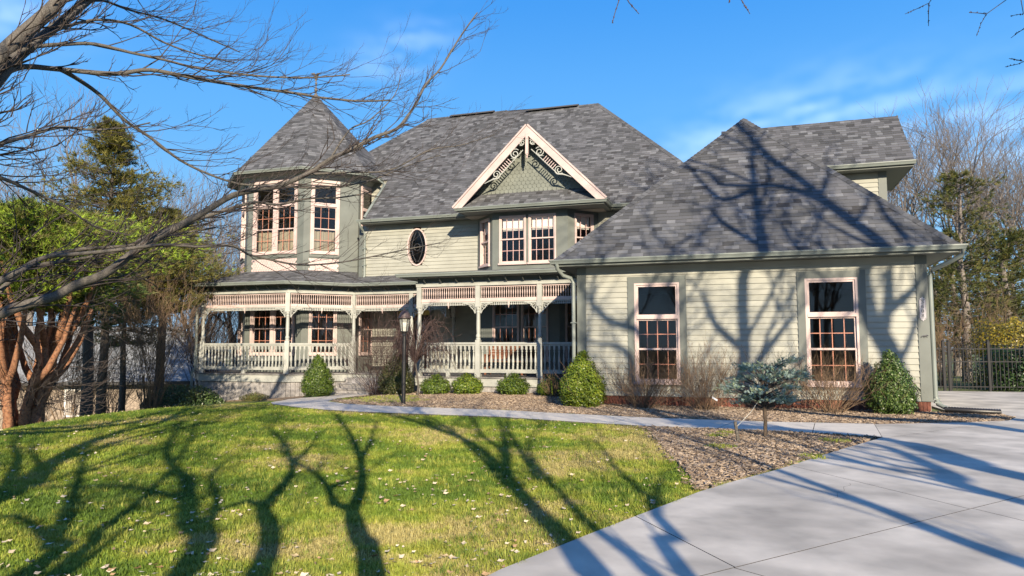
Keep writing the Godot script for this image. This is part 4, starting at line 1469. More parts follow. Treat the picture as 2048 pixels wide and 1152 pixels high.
func porch_bay(p: Vector3, q: Vector3, rail: bool, half_l := 0.075, half_r := 0.075) -> void:
	var t := frame_at(p, q - p)
	var l := p.distance_to(q)
	var x0 := half_l
	var x1 := l - half_r
	var mb := MB.new()
	mb.bx(x0, x1, 2.765, 2.865, -0.03, 0.03)
	mb.bx(x0, x1, 3.19, 3.225, -0.025, 0.025)
	var fr := part(house, "frieze", mb.mesh(), M.pink, t)
	var m := int((x1 - x0) / 0.0715)
	for k in m:
		part(fr, "spindle", spindle, M.pink, Transform3D(Basis(), Vector3(lerpf(x0, x1, (k + 0.5) / m), 2.868, 0)))
	# scalloped lower edge
	mb = MB.new()
	mb.bx(x0, x1, 2.735, 2.764, -0.012, 0.012)
	m = int((x1 - x0) / 0.058)
	for k in m:
		var xx: float = lerpf(x0, x1, (k + 0.5) / m)
		mb.bx(xx - 0.012, xx + 0.012, 2.70, 2.7345, -0.011, 0.011)
		mb.lathe([Vector2(0, -0.008), Vector2(0.026, -0.008), Vector2(0.026, 0.008), Vector2(0, 0.008)], 8, Transform3D(Basis(Vector3.RIGHT, PI / 2), Vector3(xx, 2.675, 0)))
	part(fr, "scalloped_edge", mb.mesh(), M.sage_light)
	part(fr, "drop_pendant", drop, M.pink, Transform3D(Basis(), Vector3((x0 + x1) / 2, 2.66, 0.012)))
	part(fr, "corner_bracket", bracket, M.sage_light, Transform3D(Basis(), Vector3(x0, 2.733, 0.028)))
	part(fr, "corner_bracket", bracket, M.sage_light, Transform3D(Basis(Vector3(-1, 0, 0), Vector3(0, 1, 0), Vector3(0, 0, 1)), Vector3(x1, 2.733, 0.028)))
	if rail:
		mb = MB.new()
		mb.bx(x0, x1, 1.42, 1.47, -0.03, 0.03)
		mb.bx(x0, x1, 1.47, 1.53, -0.055, 0.055)
		mb.bx(x0, x1, 0.62, 0.73, -0.035, 0.035)
		mb.bx(l / 2 - 0.06, l / 2 + 0.06, 0.5, 0.62, -0.04, 0.04)
		var rl := part(house, "railing", mb.mesh(), M.sage_light, t)
		m = int((x1 - x0) / 0.136)
		for k in m:
			part(rl, "baluster", baluster, M.sage_light, Transform3D(Basis(), Vector3(lerpf(x0, x1, (k + 0.5) / m), 0.73, 0)))

func make_porch() -> void:
	porch_parts()
	var D0 := Vector3(-24.0, 0, -6.1)
	var A0 := Vector3(-21.9, 0, -4.0)
	var A1 := Vector3(-18.4, 0, -4.0)
	var B1 := Vector3(-16.8, 0, -5.6)
	var C1 := Vector3(-14.55, 0, -5.6)
	var R0 := Vector3(-13.25, 0, -3.5)
	var R1 := Vector3(-11.3, 0, -3.5)
	var R2 := Vector3(-9.36, 0, -3.5)
	var R3 := Vector3(-7.43, 0, -3.5)
	var RB := Vector3(-13.25, 0, -5.6)
	for p in [D0, A0, A1, B1, C1, R0, R1, R2, Vector3(-24.0, 0, -9.0), Vector3(-13.9, 0, -7.75)]:
		var turn := PI / 8 if p == A0 or p == A1 else 0.0
		part(house, "porch_post", post_mesh, M.sage_light, Transform3D(Basis(Vector3.UP, turn), p))
	for b in [[D0, A0, true], [A0, A1, true], [A1, B1, true], [B1, C1, false], [R0, R1, true], [R1, R2, true], [R2, R3, true]]:
		porch_bay(b[0], b[1], b[2], 0.075, 0.075 if b[1] != R3 else 0.0)
	porch_bay(C1, RB, false, 0.075, 0.0)
	# beams
	var up := Vector3(0, 3.24, 0)
	var mb := MB.new()
	mb.sweep([Vector3(-24.0, 3.24, -9.0), D0 + up, A0 + up, A1 + up, B1 + up, Vector3(-13.33, 3.24, -5.6)], [Vector2(-0.08, 0), Vector2(0.09, 0), Vector2(0.09, 0.06), Vector2(0.10, 0.10), Vector2(0.10, 0.13), Vector2(-0.08, 0.13)])
	part(house, "beam", mb.mesh(), M.sage_light)
	mb = MB.new()
	mb.sweep([Vector3(-13.25, 3.24, -7.9), R0 + up, R3 + up], [Vector2(-0.08, 0), Vector2(0.09, 0), Vector2(0.09, 0.06), Vector2(0.10, 0.10), Vector2(0.10, 0.13), Vector2(-0.08, 0.13)])
	part(house, "beam", mb.mesh(), M.sage_light)
	# frieze wall between beam and roof, brackets under the eave
	for run in [[D0, A0, 5], [A0, A1, 8], [A1, B1, 4], [B1, Vector3(-13.6, 0, -5.6), 6], [R0, R3, 11]]:
		var t := frame_at(run[0], run[1] - run[0])
		var l: float = run[0].distance_to(run[1])
		for k in run[2]:
			part(house, "eave_bracket", corbel, M.sage, t * Transform3D(Basis().scaled(Vector3(0.7, 0.55, 0.8)), Vector3(l * (k + 0.5) / run[2], 3.50, 0.055)))
	var tow := [Vector3(-24.0, 3.37, -9.0), D0 + Vector3(0, 3.37, 0), A0 + Vector3(0, 3.37, 0), A1 + Vector3(0, 3.37, 0), B1 + Vector3(0, 3.37, 0), Vector3(-13.34, 3.37, -5.6)]
	mb = MB.new()
	mb.sweep(tow, [Vector2(-0.02, 0), Vector2(0.05, 0), Vector2(0.05, 0.14), Vector2(-0.02, 0.14)])
	part(house, "frieze_board", mb.mesh(), M.soffit)
	mb = MB.new()
	mb.sweep([Vector3(-13.25, 3.37, -6.4), R0 + Vector3(0, 3.37, 0), R3 + Vector3(0, 3.37, 0)], [Vector2(-0.02, 0), Vector2(0.05, 0), Vector2(0.05, 0.15), Vector2(-0.02, 0.15)])
	part(house, "frieze_board", mb.mesh(), M.soffit)
	# gutters
	var g1 := offset_path(tow, 0.46)
	for k in g1.size(): g1[k].y = 3.50
	mb = MB.new()
	mb.sweep(g1, [Vector2(-0.42, 0.0), Vector2(0.0, 0.0), Vector2(0.0, 0.10), Vector2(-0.02, 0.10), Vector2(-0.02, 0.02), Vector2(-0.42, 0.02)])
	part(house, "soffit", mb.mesh(), M.soffit)
	gutter(offset_path(g1, 0.003))
	var rp := [Vector3(-13.25, 3.52, -6.4), Vector3(-13.25, 3.52, -3.5), Vector3(-7.44, 3.52, -3.5)]
	var g2 := offset_path(rp, 0.46)
	mb = MB.new()
	mb.sweep(g2, [Vector2(-0.42, -0.02), Vector2(0.0, -0.02), Vector2(0.0, 0.10), Vector2(-0.02, 0.10), Vector2(-0.02, 0.0), Vector2(-0.42, 0.0)])
	part(house, "soffit", mb.mesh(), M.soffit)
	gutter(offset_path(g2, 0.003))
	# ceiling
	mb = MB.new()
	var cl := [Vector3(-24.0, 3.36, -9.0), D0 + Vector3(0, 3.36, 0), A0 + Vector3(0, 3.36, 0), A1 + Vector3(0, 3.36, 0), B1 + Vector3(0, 3.36, 0), Vector3(-13.2, 3.36, -5.6), Vector3(-13.2, 3.36, -9.0)]
	slab(mb, cl)
	mb.quad(Vector3(-13.25, 3.36, -3.5), Vector3(-7.44, 3.36, -3.5), Vector3(-7.44, 3.36, -9.0), Vector3(-13.25, 3.36, -9.0))
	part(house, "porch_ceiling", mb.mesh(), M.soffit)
	# roofs
	var e := offset_path(tow, 0.50)
	for k in e.size(): e[k].y = 3.60
	mb = MB.new()
	var faces := [
		[e[0], e[1], Vector3(-22.9, 4.2, -7.2), Vector3(-22.9, 4.2, -9.4)],
		[e[1], e[2], Vector3(-21.41, 4.2, -5.6), Vector3(-22.84, 4.2, -7.03)],
		[e[2], e[3], Vector3(-18.96, 4.2, -5.6), Vector3(-21.41, 4.2, -5.6)],
		[e[3], e[4], Vector3(-17.53, 4.2, -7.03), Vector3(-18.96, 4.2, -5.6)],
		[e[4], e[5], Vector3(-13.2, 3.98, -6.52), Vector3(-17.15, 3.98, -6.52)]]
	for f in faces: slab(mb, f)
	mb.tri(e[4], Vector3(-17.15, 3.98, -6.52), Vector3(-17.53, 4.2, -7.03))
	var roof := part(house, "porch_roof", mb.mesh(), M.underlay)
	for f in faces.slice(1): roof_face(roof, f)
	var e2 := offset_path(rp, 0.50)
	mb = MB.new()
	var f0 := [Vector3(e2[1].x, 3.62, e2[1].z), Vector3(-7.44, 3.62, e2[2].z), Vector3(-7.44, 4.05, -6.5), Vector3(-13.0, 4.05, -6.5)]
	slab(mb, f0)
	slab(mb, [Vector3(e2[0].x, 3.62, -6.5), f0[0], f0[3]])
	roof = part(house, "porch_roof", mb.mesh(), M.underlay)
	roof_face(roof, f0)
	# deck and skirt
	var edge := [Vector3(-24.0, 0, -10.5), D0, A0, A1, B1, Vector3(-13.25, 0, -5.6), R0, R3]
	var ed := offset_path(edge, 0.12)
	mb = MB.new()
	var flat := PackedVector2Array()
	for p in ed: flat.append(Vector2(p.x, p.z))
	flat.append(Vector2(-7.44, -9.0)); flat.append(Vector2(-17.6, -10.5))
	var ti := Geometry2D.triangulate_polygon(flat)
	for k in range(0, ti.size(), 3):
		var pp := []
		for j in 3: pp.append(Vector3(flat[ti[k + j]].x, 0.5, flat[ti[k + j]].y))
		if (pp[1] - pp[0]).cross(pp[2] - pp[0]).y < 0: pp.reverse()
		mb.tri(pp[0], pp[1], pp[2])
	var de := []
	for p in ed: de.append(p + Vector3(0, 0.46, 0))
	mb.sweep(de, [Vector2(-0.3, -0.001), Vector2(0.02, -0.001), Vector2(0.02, 0.038), Vector2(-0.3, 0.038)])
	part(house, "deck", mb.mesh(), M.deck)
	mb = MB.new()
	de = []
	for p in offset_path(edge, 0.08): de.append(p + Vector3(0, 0.22, 0))
	mb.sweep(de, [Vector2(-0.03, 0), Vector2(0.02, 0), Vector2(0.02, 0.235), Vector2(-0.03, 0.235)])
	part(house, "deck_fascia", mb.mesh(), M.sage_light)
	mb = MB.new()
	de = []
	for p in offset_path(edge, 0.02): de.append(p + Vector3(0, -0.9, 0))
	mb.sweep(de, [Vector2(-0.05, 0), Vector2(0.0, 0), Vector2(0.0, 1.11), Vector2(-0.05, 1.11)])
	var skirt := part(house, "skirt", mb.mesh(), M.joint)
	var sk := offset_path(edge, 0.02)
	var bmesh := MB.new()
	bmesh.bx(-0.069, 0.069, -0.9, 0.205, 0.001, 0.02)
	var bms := bmesh.mesh()
	for k in range(1, sk.size() - 1):
		var t := frame_at(sk[k], sk[k + 1] - sk[k])
		var l: float = sk[k].distance_to(sk[k + 1])
		var m := int(l / 0.142)
		for j in m:
			part(skirt, "board", bms, M.skirt, t * Transform3D(Basis(), Vector3(l * (j + 0.5) / m, 0, rng.randf_range(0, 0.002))))
	# steps
	var st := MB.new()
	st.bx(-16.72, -14.6, -0.6, 0.30, -5.48, -5.1)
	var stairs := part(house, "stairs", st.mesh(), M.skirt)
	for k in 4:
		var yy := 0.34 - 0.165 * k
		mb = MB.new()
		mb.bx(-16.85, -14.5, yy - 0.045, yy, -5.46 + 0.30 * k, -5.12 + 0.30 * k)
		mb.bx(-16.82, -14.53, yy - 0.45, yy - 0.046, -5.44 + 0.30 * k, -5.16 + 0.30 * k)
		part(stairs, "step", mb.mesh(), M.skirt)
	# ground floor walls behind the porch
	var t1 := Transform3D(Basis(), Vector3(0, 0, -8.2))
	var dr := Rect2(-16.45, 0.5, 1.4, 2.55)
	wall("entry_wall", t1, -17.5, -12.9, 0.5, 3.36, [dr])
	trim(house, "door_casing", t1, -16.58, -16.452, 0.5, 3.1, 0.0, 0.05)
	trim(house, "door_casing", t1, -15.048, -14.92, 0.5, 3.1, 0.0, 0.05)
	mb = MB.new()
	mb.bx(-16.44, -15.06, 0.5, 3.05, -0.16, -0.10)
	var door := part(house, "front_door", mb.mesh(), M.door, t1)
	for x in [-16.35, -15.70]:
		trim(door, "panel", Transform3D(), x, x + 0.55, 0.65, 1.35, -0.10, -0.08, "door")
		var gl := MB.new()
		gl.quad(Vector3(x, 1.5, -0.09), Vector3(x + 0.55, 1.5, -0.09), Vector3(x + 0.55, 2.5, -0.09), Vector3(x, 2.5, -0.09))
		part(door, "pane", gl.mesh(), M.glass)
	mb = MB.new()
	mb.bx(-16.42, -15.08, 2.62, 3.02, -0.098, -0.09)
	part(door, "stained_glass_transom", mb.mesh(), M.stained)
	# bay on the ground floor, right of the door
	var t2 := Transform3D(Basis(), Vector3(0, 0, -6.3))
	var wa := Rect2(-11.84, 0.95, 0.95, 2.05)
	var wb := Rect2(-10.82, 0.95, 0.95, 2.05)
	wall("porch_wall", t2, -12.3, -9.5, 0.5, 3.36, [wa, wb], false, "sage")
	for r in [wa, wb]:
		window(t2, r, hung(r.position.x + 0.04, r.end.x - 0.04, 0.99, 2.07, 2.96, 4, 2), 0.0, "muntin")
	var t3 := frame_at(Vector3(-9.5, 0, -6.3), Vector3(1, 0, -0.5))
	var wc := Rect2(0.2, 0.95, 0.8, 2.05)
	wall("porch_wall", t3, 0, 1.2, 0.5, 3.36, [wc], false, "sage")
	window(t3, wc, hung(0.24, 0.96, 0.99, 2.07, 2.96, 3, 2), 0.0, "muntin")
	wall("porch_wall", Transform3D(Basis(), Vector3(0, 0, -6.84)), -8.42, -7.43, 0.5, 3.36, [])
	mb = MB.new()
	mb.bx(-12.42, -12.301, 0.5, 3.36, -8.19, -6.3)
	part(house, "side_wall", mb.mesh(), M.siding)
	downspout([Vector3(-21.98, 3.52, -3.50), Vector3(-21.98, 3.40, -3.52), Vector3(-21.98, 3.28, -3.72), Vector3(-22.02, 3.16, -3.82), Vector3(-22.02, 0.70, -3.82), Vector3(-22.05, 0.50, -3.70), Vector3(-22.05, -0.5, -3.70)])
	downspout([Vector3(-7.80, 3.34, 0.50), Vector3(-7.80, 3.22, 0.46), Vector3(-7.72, 3.08, 0.26), Vector3(-7.56, 3.02, 0.09), Vector3(-7.50, 2.90, 0.085), Vector3(-7.50, 0.20, 0.085), Vector3(-7.50, 0.06, 0.16)])
	# wall lantern by the door
	var ln := thing("wall_lantern", "black wall lantern on the siding right of the front door", "lantern", hl(-14.05, 2.35, -8.18), deg_to_rad(-18.2))
	mb = MB.new()
	mb.bx(-0.05, 0.05, 0.0, 0.30, -0.005, 0.02)
	mb.tube(PackedVector3Array([Vector3(0, 0.05, 0.02), Vector3(0, 0.0, 0.10), Vector3(0, 0.12, 0.18)]), PackedFloat32Array([0.012, 0.012, 0.012]), 6)
	part(ln, "bracket", mb.mesh(), M.black_metal)
	mb = MB.new()
	mb.lathe([Vector2(0, 0.56), Vector2(0.02, 0.52), Vector2(0.14, 0.46), Vector2(0.13, 0.44), Vector2(0.11, 0.44), Vector2(0.08, 0.14), Vector2(0, 0.12)], 6, Transform3D(Basis(), Vector3(0, 0, 0.18)))
	part(ln, "cage", mb.mesh(), M.black_metal)
	# furniture
	var bench := thing("porch_bench", "reddish brown slatted wooden bench on the right porch behind the balusters", "bench", hl(-11.05, 0.5, -5.35), deg_to_rad(-18.2))
	for x in [-0.62, 0.62]:
		for z in [-0.2, 0.22]:
			mb = MB.new()
			mb.bx(x - 0.03, x + 0.03, 0.0, 0.92 if z < 0 else 0.62, z - 0.03, z + 0.03)
			part(bench, "leg", mb.mesh(), M.bench_wood)
		mb = MB.new()
		mb.bx(x - 0.035, x + 0.035, 0.62, 0.66, -0.22, 0.27)
		part(bench, "armrest", mb.mesh(), M.bench_wood)
	for k in 5:
		mb = MB.new()
		mb.bx(-0.65, 0.65, 0.42, 0.445, -0.20 + 0.09 * k, -0.125 + 0.09 * k)
		part(bench, "seat_slat", mb.mesh(), M.bench_wood)
	for k in 5:
		mb = MB.new()
		mb.bx(-0.59, 0.59, 0.50 + 0.088 * k, 0.575 + 0.088 * k, -0.215, -0.19)
		part(bench, "back_slat", mb.mesh(), M.bench_wood)
	var mbn := thing("metal_bench", "black wrought iron bench with scrolled back beside the entry steps", "bench", hl(-16.75, 0.5, -7.35), deg_to_rad(-18.2))
	mb = MB.new()
	for x in [-0.55, 0.55]:
		for z in [-0.2, 0.2]:
			mb.tube(PackedVector3Array([Vector3(x, 0, z), Vector3(x * 0.97, 0.42, z * 0.9)]), PackedFloat32Array([0.014, 0.014]), 6)
	part(mbn, "frame", mb.mesh(), M.black_metal)
	for k in 6:
		mb = MB.new()
		mb.bx(-0.56, 0.56, 0.42, 0.435, -0.19 + 0.068 * k, -0.15 + 0.068 * k)
		part(mbn, "seat_slat", mb.mesh(), M.black_metal)
	mb = MB.new()
	for s in [[Vector3(-0.55, 0.42, -0.19), Vector3(-0.55, 0.92, -0.23)], [Vector3(0.55, 0.42, -0.19), Vector3(0.55, 0.92, -0.23)], [Vector3(-0.55, 0.92, -0.23), Vector3(0.55, 0.92, -0.23)], [Vector3(-0.55, 0.58, -0.20), Vector3(0.55, 0.58, -0.20)]]:
		mb.tube(PackedVector3Array(s), PackedFloat32Array([0.012, 0.012]), 6)
	for k in 5:
		var sp := spiral(Vector3(-0.44 + 0.22 * k, 0.75, -0.215), 0.10, 0.02, 0, 1.7, 18)
		mb.tube(sp, even(sp, 0.008), 5)
	part(mbn, "scrolled_back", mb.mesh(), M.black_metal)

# ---------------------------------------------------------------- plants
func add_leaf(mb: MB, p: Vector3, nrm: Vector3, s: float, col: Color, r: RandomNumberGenerator, narrow := 0.55) -> void:
	var a := nrm.cross(Vector3(r.randf() - 0.5, r.randf() - 0.5, r.randf() - 0.5))
	if a.length_squared() < 1e-6: return
	a = a.normalized() * s
	var b := nrm.cross(a).normalized() * s * narrow
	var k := mb.v.size()
	mb.v.append(p - a); mb.v.append(p + b + nrm * s * 0.18); mb.v.append(p + a); mb.v.append(p - b + nrm * s * 0.18)
	for q in 4:
		mb.n.append(nrm); mb.c.append(col)
	mb.i.append_array([k, k + 1, k + 2, k, k + 2, k + 3])

# a clipped evergreen: leaves through a shell whose radius is given by shape(h) for h in 0..1
func boxwood_mesh(h: float, prof: Array, count: int, cols: Array, sd: int, leaf := 0.02) -> ArrayMesh:
	var r := RandomNumberGenerator.new()
	r.seed = sd
	var nz := FastNoiseLite.new()
	nz.seed = sd
	nz.frequency = 2.2
	nz.fractal_octaves = 3
	var mb := MB.new()
	for k in count:
		var y := r.randf()
		var f := y * (prof.size() - 1)
		var i0 := mini(int(f), prof.size() - 2)
		var rad: float = lerpf(prof[i0], prof[i0 + 1], f - i0)
		if r.randf() > 0.25 + rad / 0.5: continue
		var a := r.randf() * TAU
		var dir := Vector3(cos(a), 0, sin(a))
		var slope: float = (prof[i0] - prof[i0 + 1]) * (prof.size() - 1) / h
		var nn := (dir + Vector3(0, slope, 0)).normalized()
		var p := dir * rad + Vector3(0, y * h, 0)
		var bump := nz.get_noise_3dv(p * 2.6)
		var depth := pow(r.randf(), 1.4) * 0.17
		p += nn * (bump * 0.11 - depth + (0.07 * r.randf() if r.randf() < 0.10 else 0.0))
		var col: Color = cols[r.randi_range(0, cols.size() - 1)]
		var ln := (nn + Vector3(r.randf() - 0.5, r.randf() - 0.3, r.randf() - 0.5) * 1.5).normalized()
		add_leaf(mb, p, ln, leaf * r.randf_range(0.55, 1.45), col, r)
	return mb.mesh()

func core_mesh(h: float, prof: Array, shrink: float) -> ArrayMesh:
	var mb := MB.new()
	var pr := []
	for k in prof.size():
		pr.append(Vector2(maxf(0.0, prof[k] - shrink), lerpf(0.03, h - shrink, float(k) / (prof.size() - 1))))
	mb.lathe(pr, 14)
	return mb.mesh()

# twiggy shrub: many stems from the base, forking
func twig_shrub(h: float, spread: float, stems: int, sd: int, rad := 0.006, forks := 3, lean := 0.5) -> ArrayMesh:
	var r := RandomNumberGenerator.new()
	r.seed = sd
	var mb := MB.new()
	for k in stems:
		var a := r.randf() * TAU
		var out := Vector3(cos(a), 0, sin(a))
		var p := out * r.randf() * spread * 0.25
		var d := (Vector3.UP + out * r.randf() * lean * spread / h * 2.0).normalized()
		twig(mb, p, d, h * r.randf_range(0.55, 1.0), rad * r.randf_range(0.7, 1.2), forks, r)
	return mb.mesh()

func twig(mb: MB, p: Vector3, d: Vector3, l: float, rad: float, lv: int, r: RandomNumberGenerator, sides := 3) -> void:
	var pts := PackedVector3Array([p])
	var rr := PackedFloat32Array([rad])
	var m := 4
	for k in m:
		d = (d + Vector3(r.randf() - 0.5, r.randf() - 0.42, r.randf() - 0.5) * 0.34).normalized()
		p += d * l / m
		pts.append(p)
		rr.append(lerpf(rad, rad * 0.35, float(k + 1) / m))
		if lv > 0 and k > 0:
			var nd := (d + Vector3(r.randf() - 0.5, r.randf() - 0.35, r.randf() - 0.5) * 1.3).normalized()
			twig(mb, p, nd, l * r.randf_range(0.35, 0.55), rad * 0.62, lv - 1, r)
	mb.tube(pts, rr, sides)

func bush(label: String, at: Vector3, mesh: ArrayMesh, core: ArrayMesh, sc: Vector3, turn: float, group: String) -> Node3D:
	var o := thing("boxwood_bush", label, "bush", at - Vector3(0, 0.02, 0), turn, group)
	var f := part(o, "foliage", mesh, M.leaf)
	f.scale = sc
	var c := part(o, "branches", core, M.boxcore)
	c.scale = sc
	var dw := part(o, "dry_twigs", twig_shrub(0.9, 0.7, 7, int(absf(turn) * 100), 0.004, 2, 0.9), M.twig_tan)
	dw.scale = sc * (0.62 if mesh.get_aabb().size.y < 1.0 else 1.15)
	return o

func make_beds() -> void:
	vcol(mat("boxcore", Color(0.10, 0.14, 0.03), 0.9))
	var lime := [Color(0.10, 0.155, 0.012), Color(0.14, 0.20, 0.015), Color(0.18, 0.24, 0.02), Color(0.07, 0.115, 0.01), Color(0.23, 0.27, 0.03)]
	var deep := [Color(0.045, 0.085, 0.015), Color(0.06, 0.11, 0.02), Color(0.08, 0.13, 0.025), Color(0.035, 0.065, 0.015), Color(0.11, 0.15, 0.04)]
	var cone_p := [0.30, 0.44, 0.48, 0.47, 0.42, 0.35, 0.26, 0.15, 0.03]
	var ball_p := [0.24, 0.36, 0.42, 0.44, 0.42, 0.37, 0.28, 0.16, 0.02]
	var cone_a := boxwood_mesh(1.30, cone_p, 19000, lime, 5)
	var cone_b := boxwood_mesh(1.30, cone_p, 19000, deep, 6)
	var cone_c := boxwood_mesh(1.30, cone_p, 19000, deep + lime.slice(0, 2), 8)
	var ball_a := boxwood_mesh(0.62, ball_p, 12000, deep + lime.slice(0, 3), 9)
	var ball_b := boxwood_mesh(0.62, ball_p, 12000, lime + deep.slice(0, 2), 10)
	var cc := core_mesh(1.30, cone_p, 0.19)
	var cb := core_mesh(0.62, ball_p, 0.17)
	bush("tall bright green rounded boxwood at the garage wing's left corner", hl(-7.15, 0.03, 0.75), cone_a, cc, Vector3(1.08, 0.98, 1.08), 0.3, "cone boxwoods")
	bush("dark green conical boxwood at the garage wing's right corner below the house number", hl(-0.85, 0.03, 0.68), cone_b, cc, Vector3(0.98, 1.0, 0.98), 1.6, "cone boxwoods")
	var g0 := hl(-16.75, 0, -3.35)
	bush("conical boxwood standing against the porch skirt left of the steps", on_ground(g0.x, g0.z, 0.02), cone_c, cc, Vector3(1.06, 1.06, 1.06), 2.6, "cone boxwoods")
	var spots := [[-12.35, -2.75, 1.0, "small round boxwood directly right of the thin bare weeping tree", ball_a], [-11.35, -2.75, 1.02, "small round boxwood second from the left below the right porch railing", ball_b], [-9.95, -2.75, 1.04, "low round boxwood with a dry stem below the middle of the right railing", ball_a], [-8.75, -2.6, 0.95, "olive round boxwood partly hidden by dry twigs below the right porch post", ball_b]]
	for s in spots:
		bush(s[3], hl(s[0], 0.03 + ground_y(hl(s[0], 0, s[1]).x, hl(s[0], 0, s[1]).z), s[1]), s[4], cb, Vector3(1, 1, 1) * s[2], s[0] * 3.0, "round boxwoods under the right porch")
	bush("large dark olive boxwood behind the lamp post with dry stems through it", hl(-13.75, -0.06, -3.0), boxwood_mesh(1.30, cone_p, 12000, [Color(0.05, 0.07, 0.02), Color(0.08, 0.085, 0.03), Color(0.12, 0.11, 0.045), Color(0.035, 0.05, 0.015)], 12), cc, Vector3(1.2, 1.02, 1.1), 0.9, "")
	# low plants by the left skirt
	for s in [[-21.3, -3.6, 0.42, "small brownish green spreading shrub at the far left of the porch skirt"], [-19.3, -3.55, 0.5, "small olive spreading shrub at the middle of the left porch skirt"]]:
		var w := hl(s[0], 0, s[1])
		var o := thing("low_shrub", s[3], "shrub", on_ground(w.x, w.z, 0.0), s[0], "low shrubs at the porch skirt")
		var mb := MB.new()
		var r := RandomNumberGenerator.new()
		r.seed = int(absf(s[0]) * 10)
		for k in 1500:
			var a := r.randf() * TAU
			var d: float = sqrt(r.randf()) * s[2]
			var p := Vector3(cos(a) * d, r.randf() * 0.30 * (1.0 - d / s[2] * 0.6) + 0.02, sin(a) * d)
			add_leaf(mb, p, (Vector3(cos(a), 1.2, sin(a)) + Vector3(r.randf() - 0.5, r.randf() - 0.5, r.randf() - 0.5)).normalized(), 0.026, [Color(0.10, 0.11, 0.03), Color(0.14, 0.12, 0.04), Color(0.07, 0.09, 0.02)][k % 3], r)
		part(o, "foliage", mb.mesh(), M.leaf)
		part(o, "stems", twig_shrub(0.32, s[2], 26, int(s[2] * 100), 0.004, 1, 1.0), M.twig_tan)
	# bare shrubs
	var sh := [
		[-5.75, 0.75, 1.15, 0.95, 90, 21, "twig_tan", "dense bare tan shrub in front of the garage wing's left window"],
		[-4.45, 0.80, 1.25, 0.95, 95, 22, "twig_tan", "largest bare brown shrub between the two garage windows"],
		[-3.2, 0.7, 1.2, 0.8, 56, 23, "twig_grey", "thin bare shrub standing behind the small blue spruce"],
		[-2.0, 0.80, 1.15, 0.95, 90, 24, "twig_tan", "bare brown shrub in front of the garage wing's right window"],
		[-8.55, -2.0, 0.62, 0.35, 26, 25, "twig_tan", "small dry tan shrub below the right porch post"],
		[-8.25, -2.75, 1.25, 0.32, 24, 26, "twig_red", "narrow upright bare shrub against the right end of the porch railing"],
		[-14.35, -2.9, 2.35, 1.2, 110, 27, "twig_red", "tall reddish bare shrub left of the lamp post"]]
	for s in sh:
		var w := hl(s[0], 0, s[1])
		var o := thing("bare_shrub", s[7], "shrub", on_ground(w.x, w.z, 0.02), 0.0, "leafless shrubs")
		part(o, "stems", twig_shrub(s[2] * 0.84, s[3], s[4], s[5], 0.0058, 3, 0.85), M[s[6]])
	# thin bare weeping tree beside the lamp post
	var wp := hl(-12.75, 0, -2.35)
	var wt := thing("weeping_tree", "small bare weeping tree with a thin trunk right of the lamp post", "tree", on_ground(wp.x, wp.z, 0.02), 0.4)
	var mb2 := MB.new()
	mb2.tube(PackedVector3Array([Vector3(0, 0, 0), Vector3(0.03, 0.3, 0), Vector3(-0.03, 0.65, 0.02), Vector3(-0.06, 0.95, 0)]), PackedFloat32Array([0.035, 0.03, 0.028, 0.024]), 8)
	part(wt, "trunk", mb2.mesh(), M.bark_grey)
	mb2 = MB.new()
	var r2 := RandomNumberGenerator.new()
	r2.seed = 31
	for k in 84:
		var a := r2.randf() * TAU
		var out := Vector3(cos(a), 0, sin(a))
		var p := Vector3(-0.06, 0.93, 0)
		var pts := PackedVector3Array([p])
		var rr := PackedFloat32Array([0.011])
		var reach := r2.randf_range(0.5, 1.4)
		var top := r2.randf_range(0.5, 1.55)
		var m := 6
		for j in range(1, m + 1):
			var f := float(j) / m
			var q := p + out * reach * f + Vector3(0, top * sin(f * 2.4) - f * f * 0.75 * r2.randf_range(0.7, 1.1), 0) + Vector3(r2.randf() - 0.5, r2.randf() - 0.5, r2.randf() - 0.5) * 0.08
			pts.append(q)
			rr.append(lerpf(0.010, 0.003, f))
			if j > 1:
				twig(mb2, q, (out * 0.5 + Vector3(r2.randf() - 0.5, r2.randf() - 0.3, r2.randf() - 0.5)).normalized(), 0.25, 0.004, 1, r2)
		mb2.tube(pts, rr, 4)
	part(wt, "crown", mb2.mesh(), M.twig_red)
	make_spruce()
	make_lamp_post()

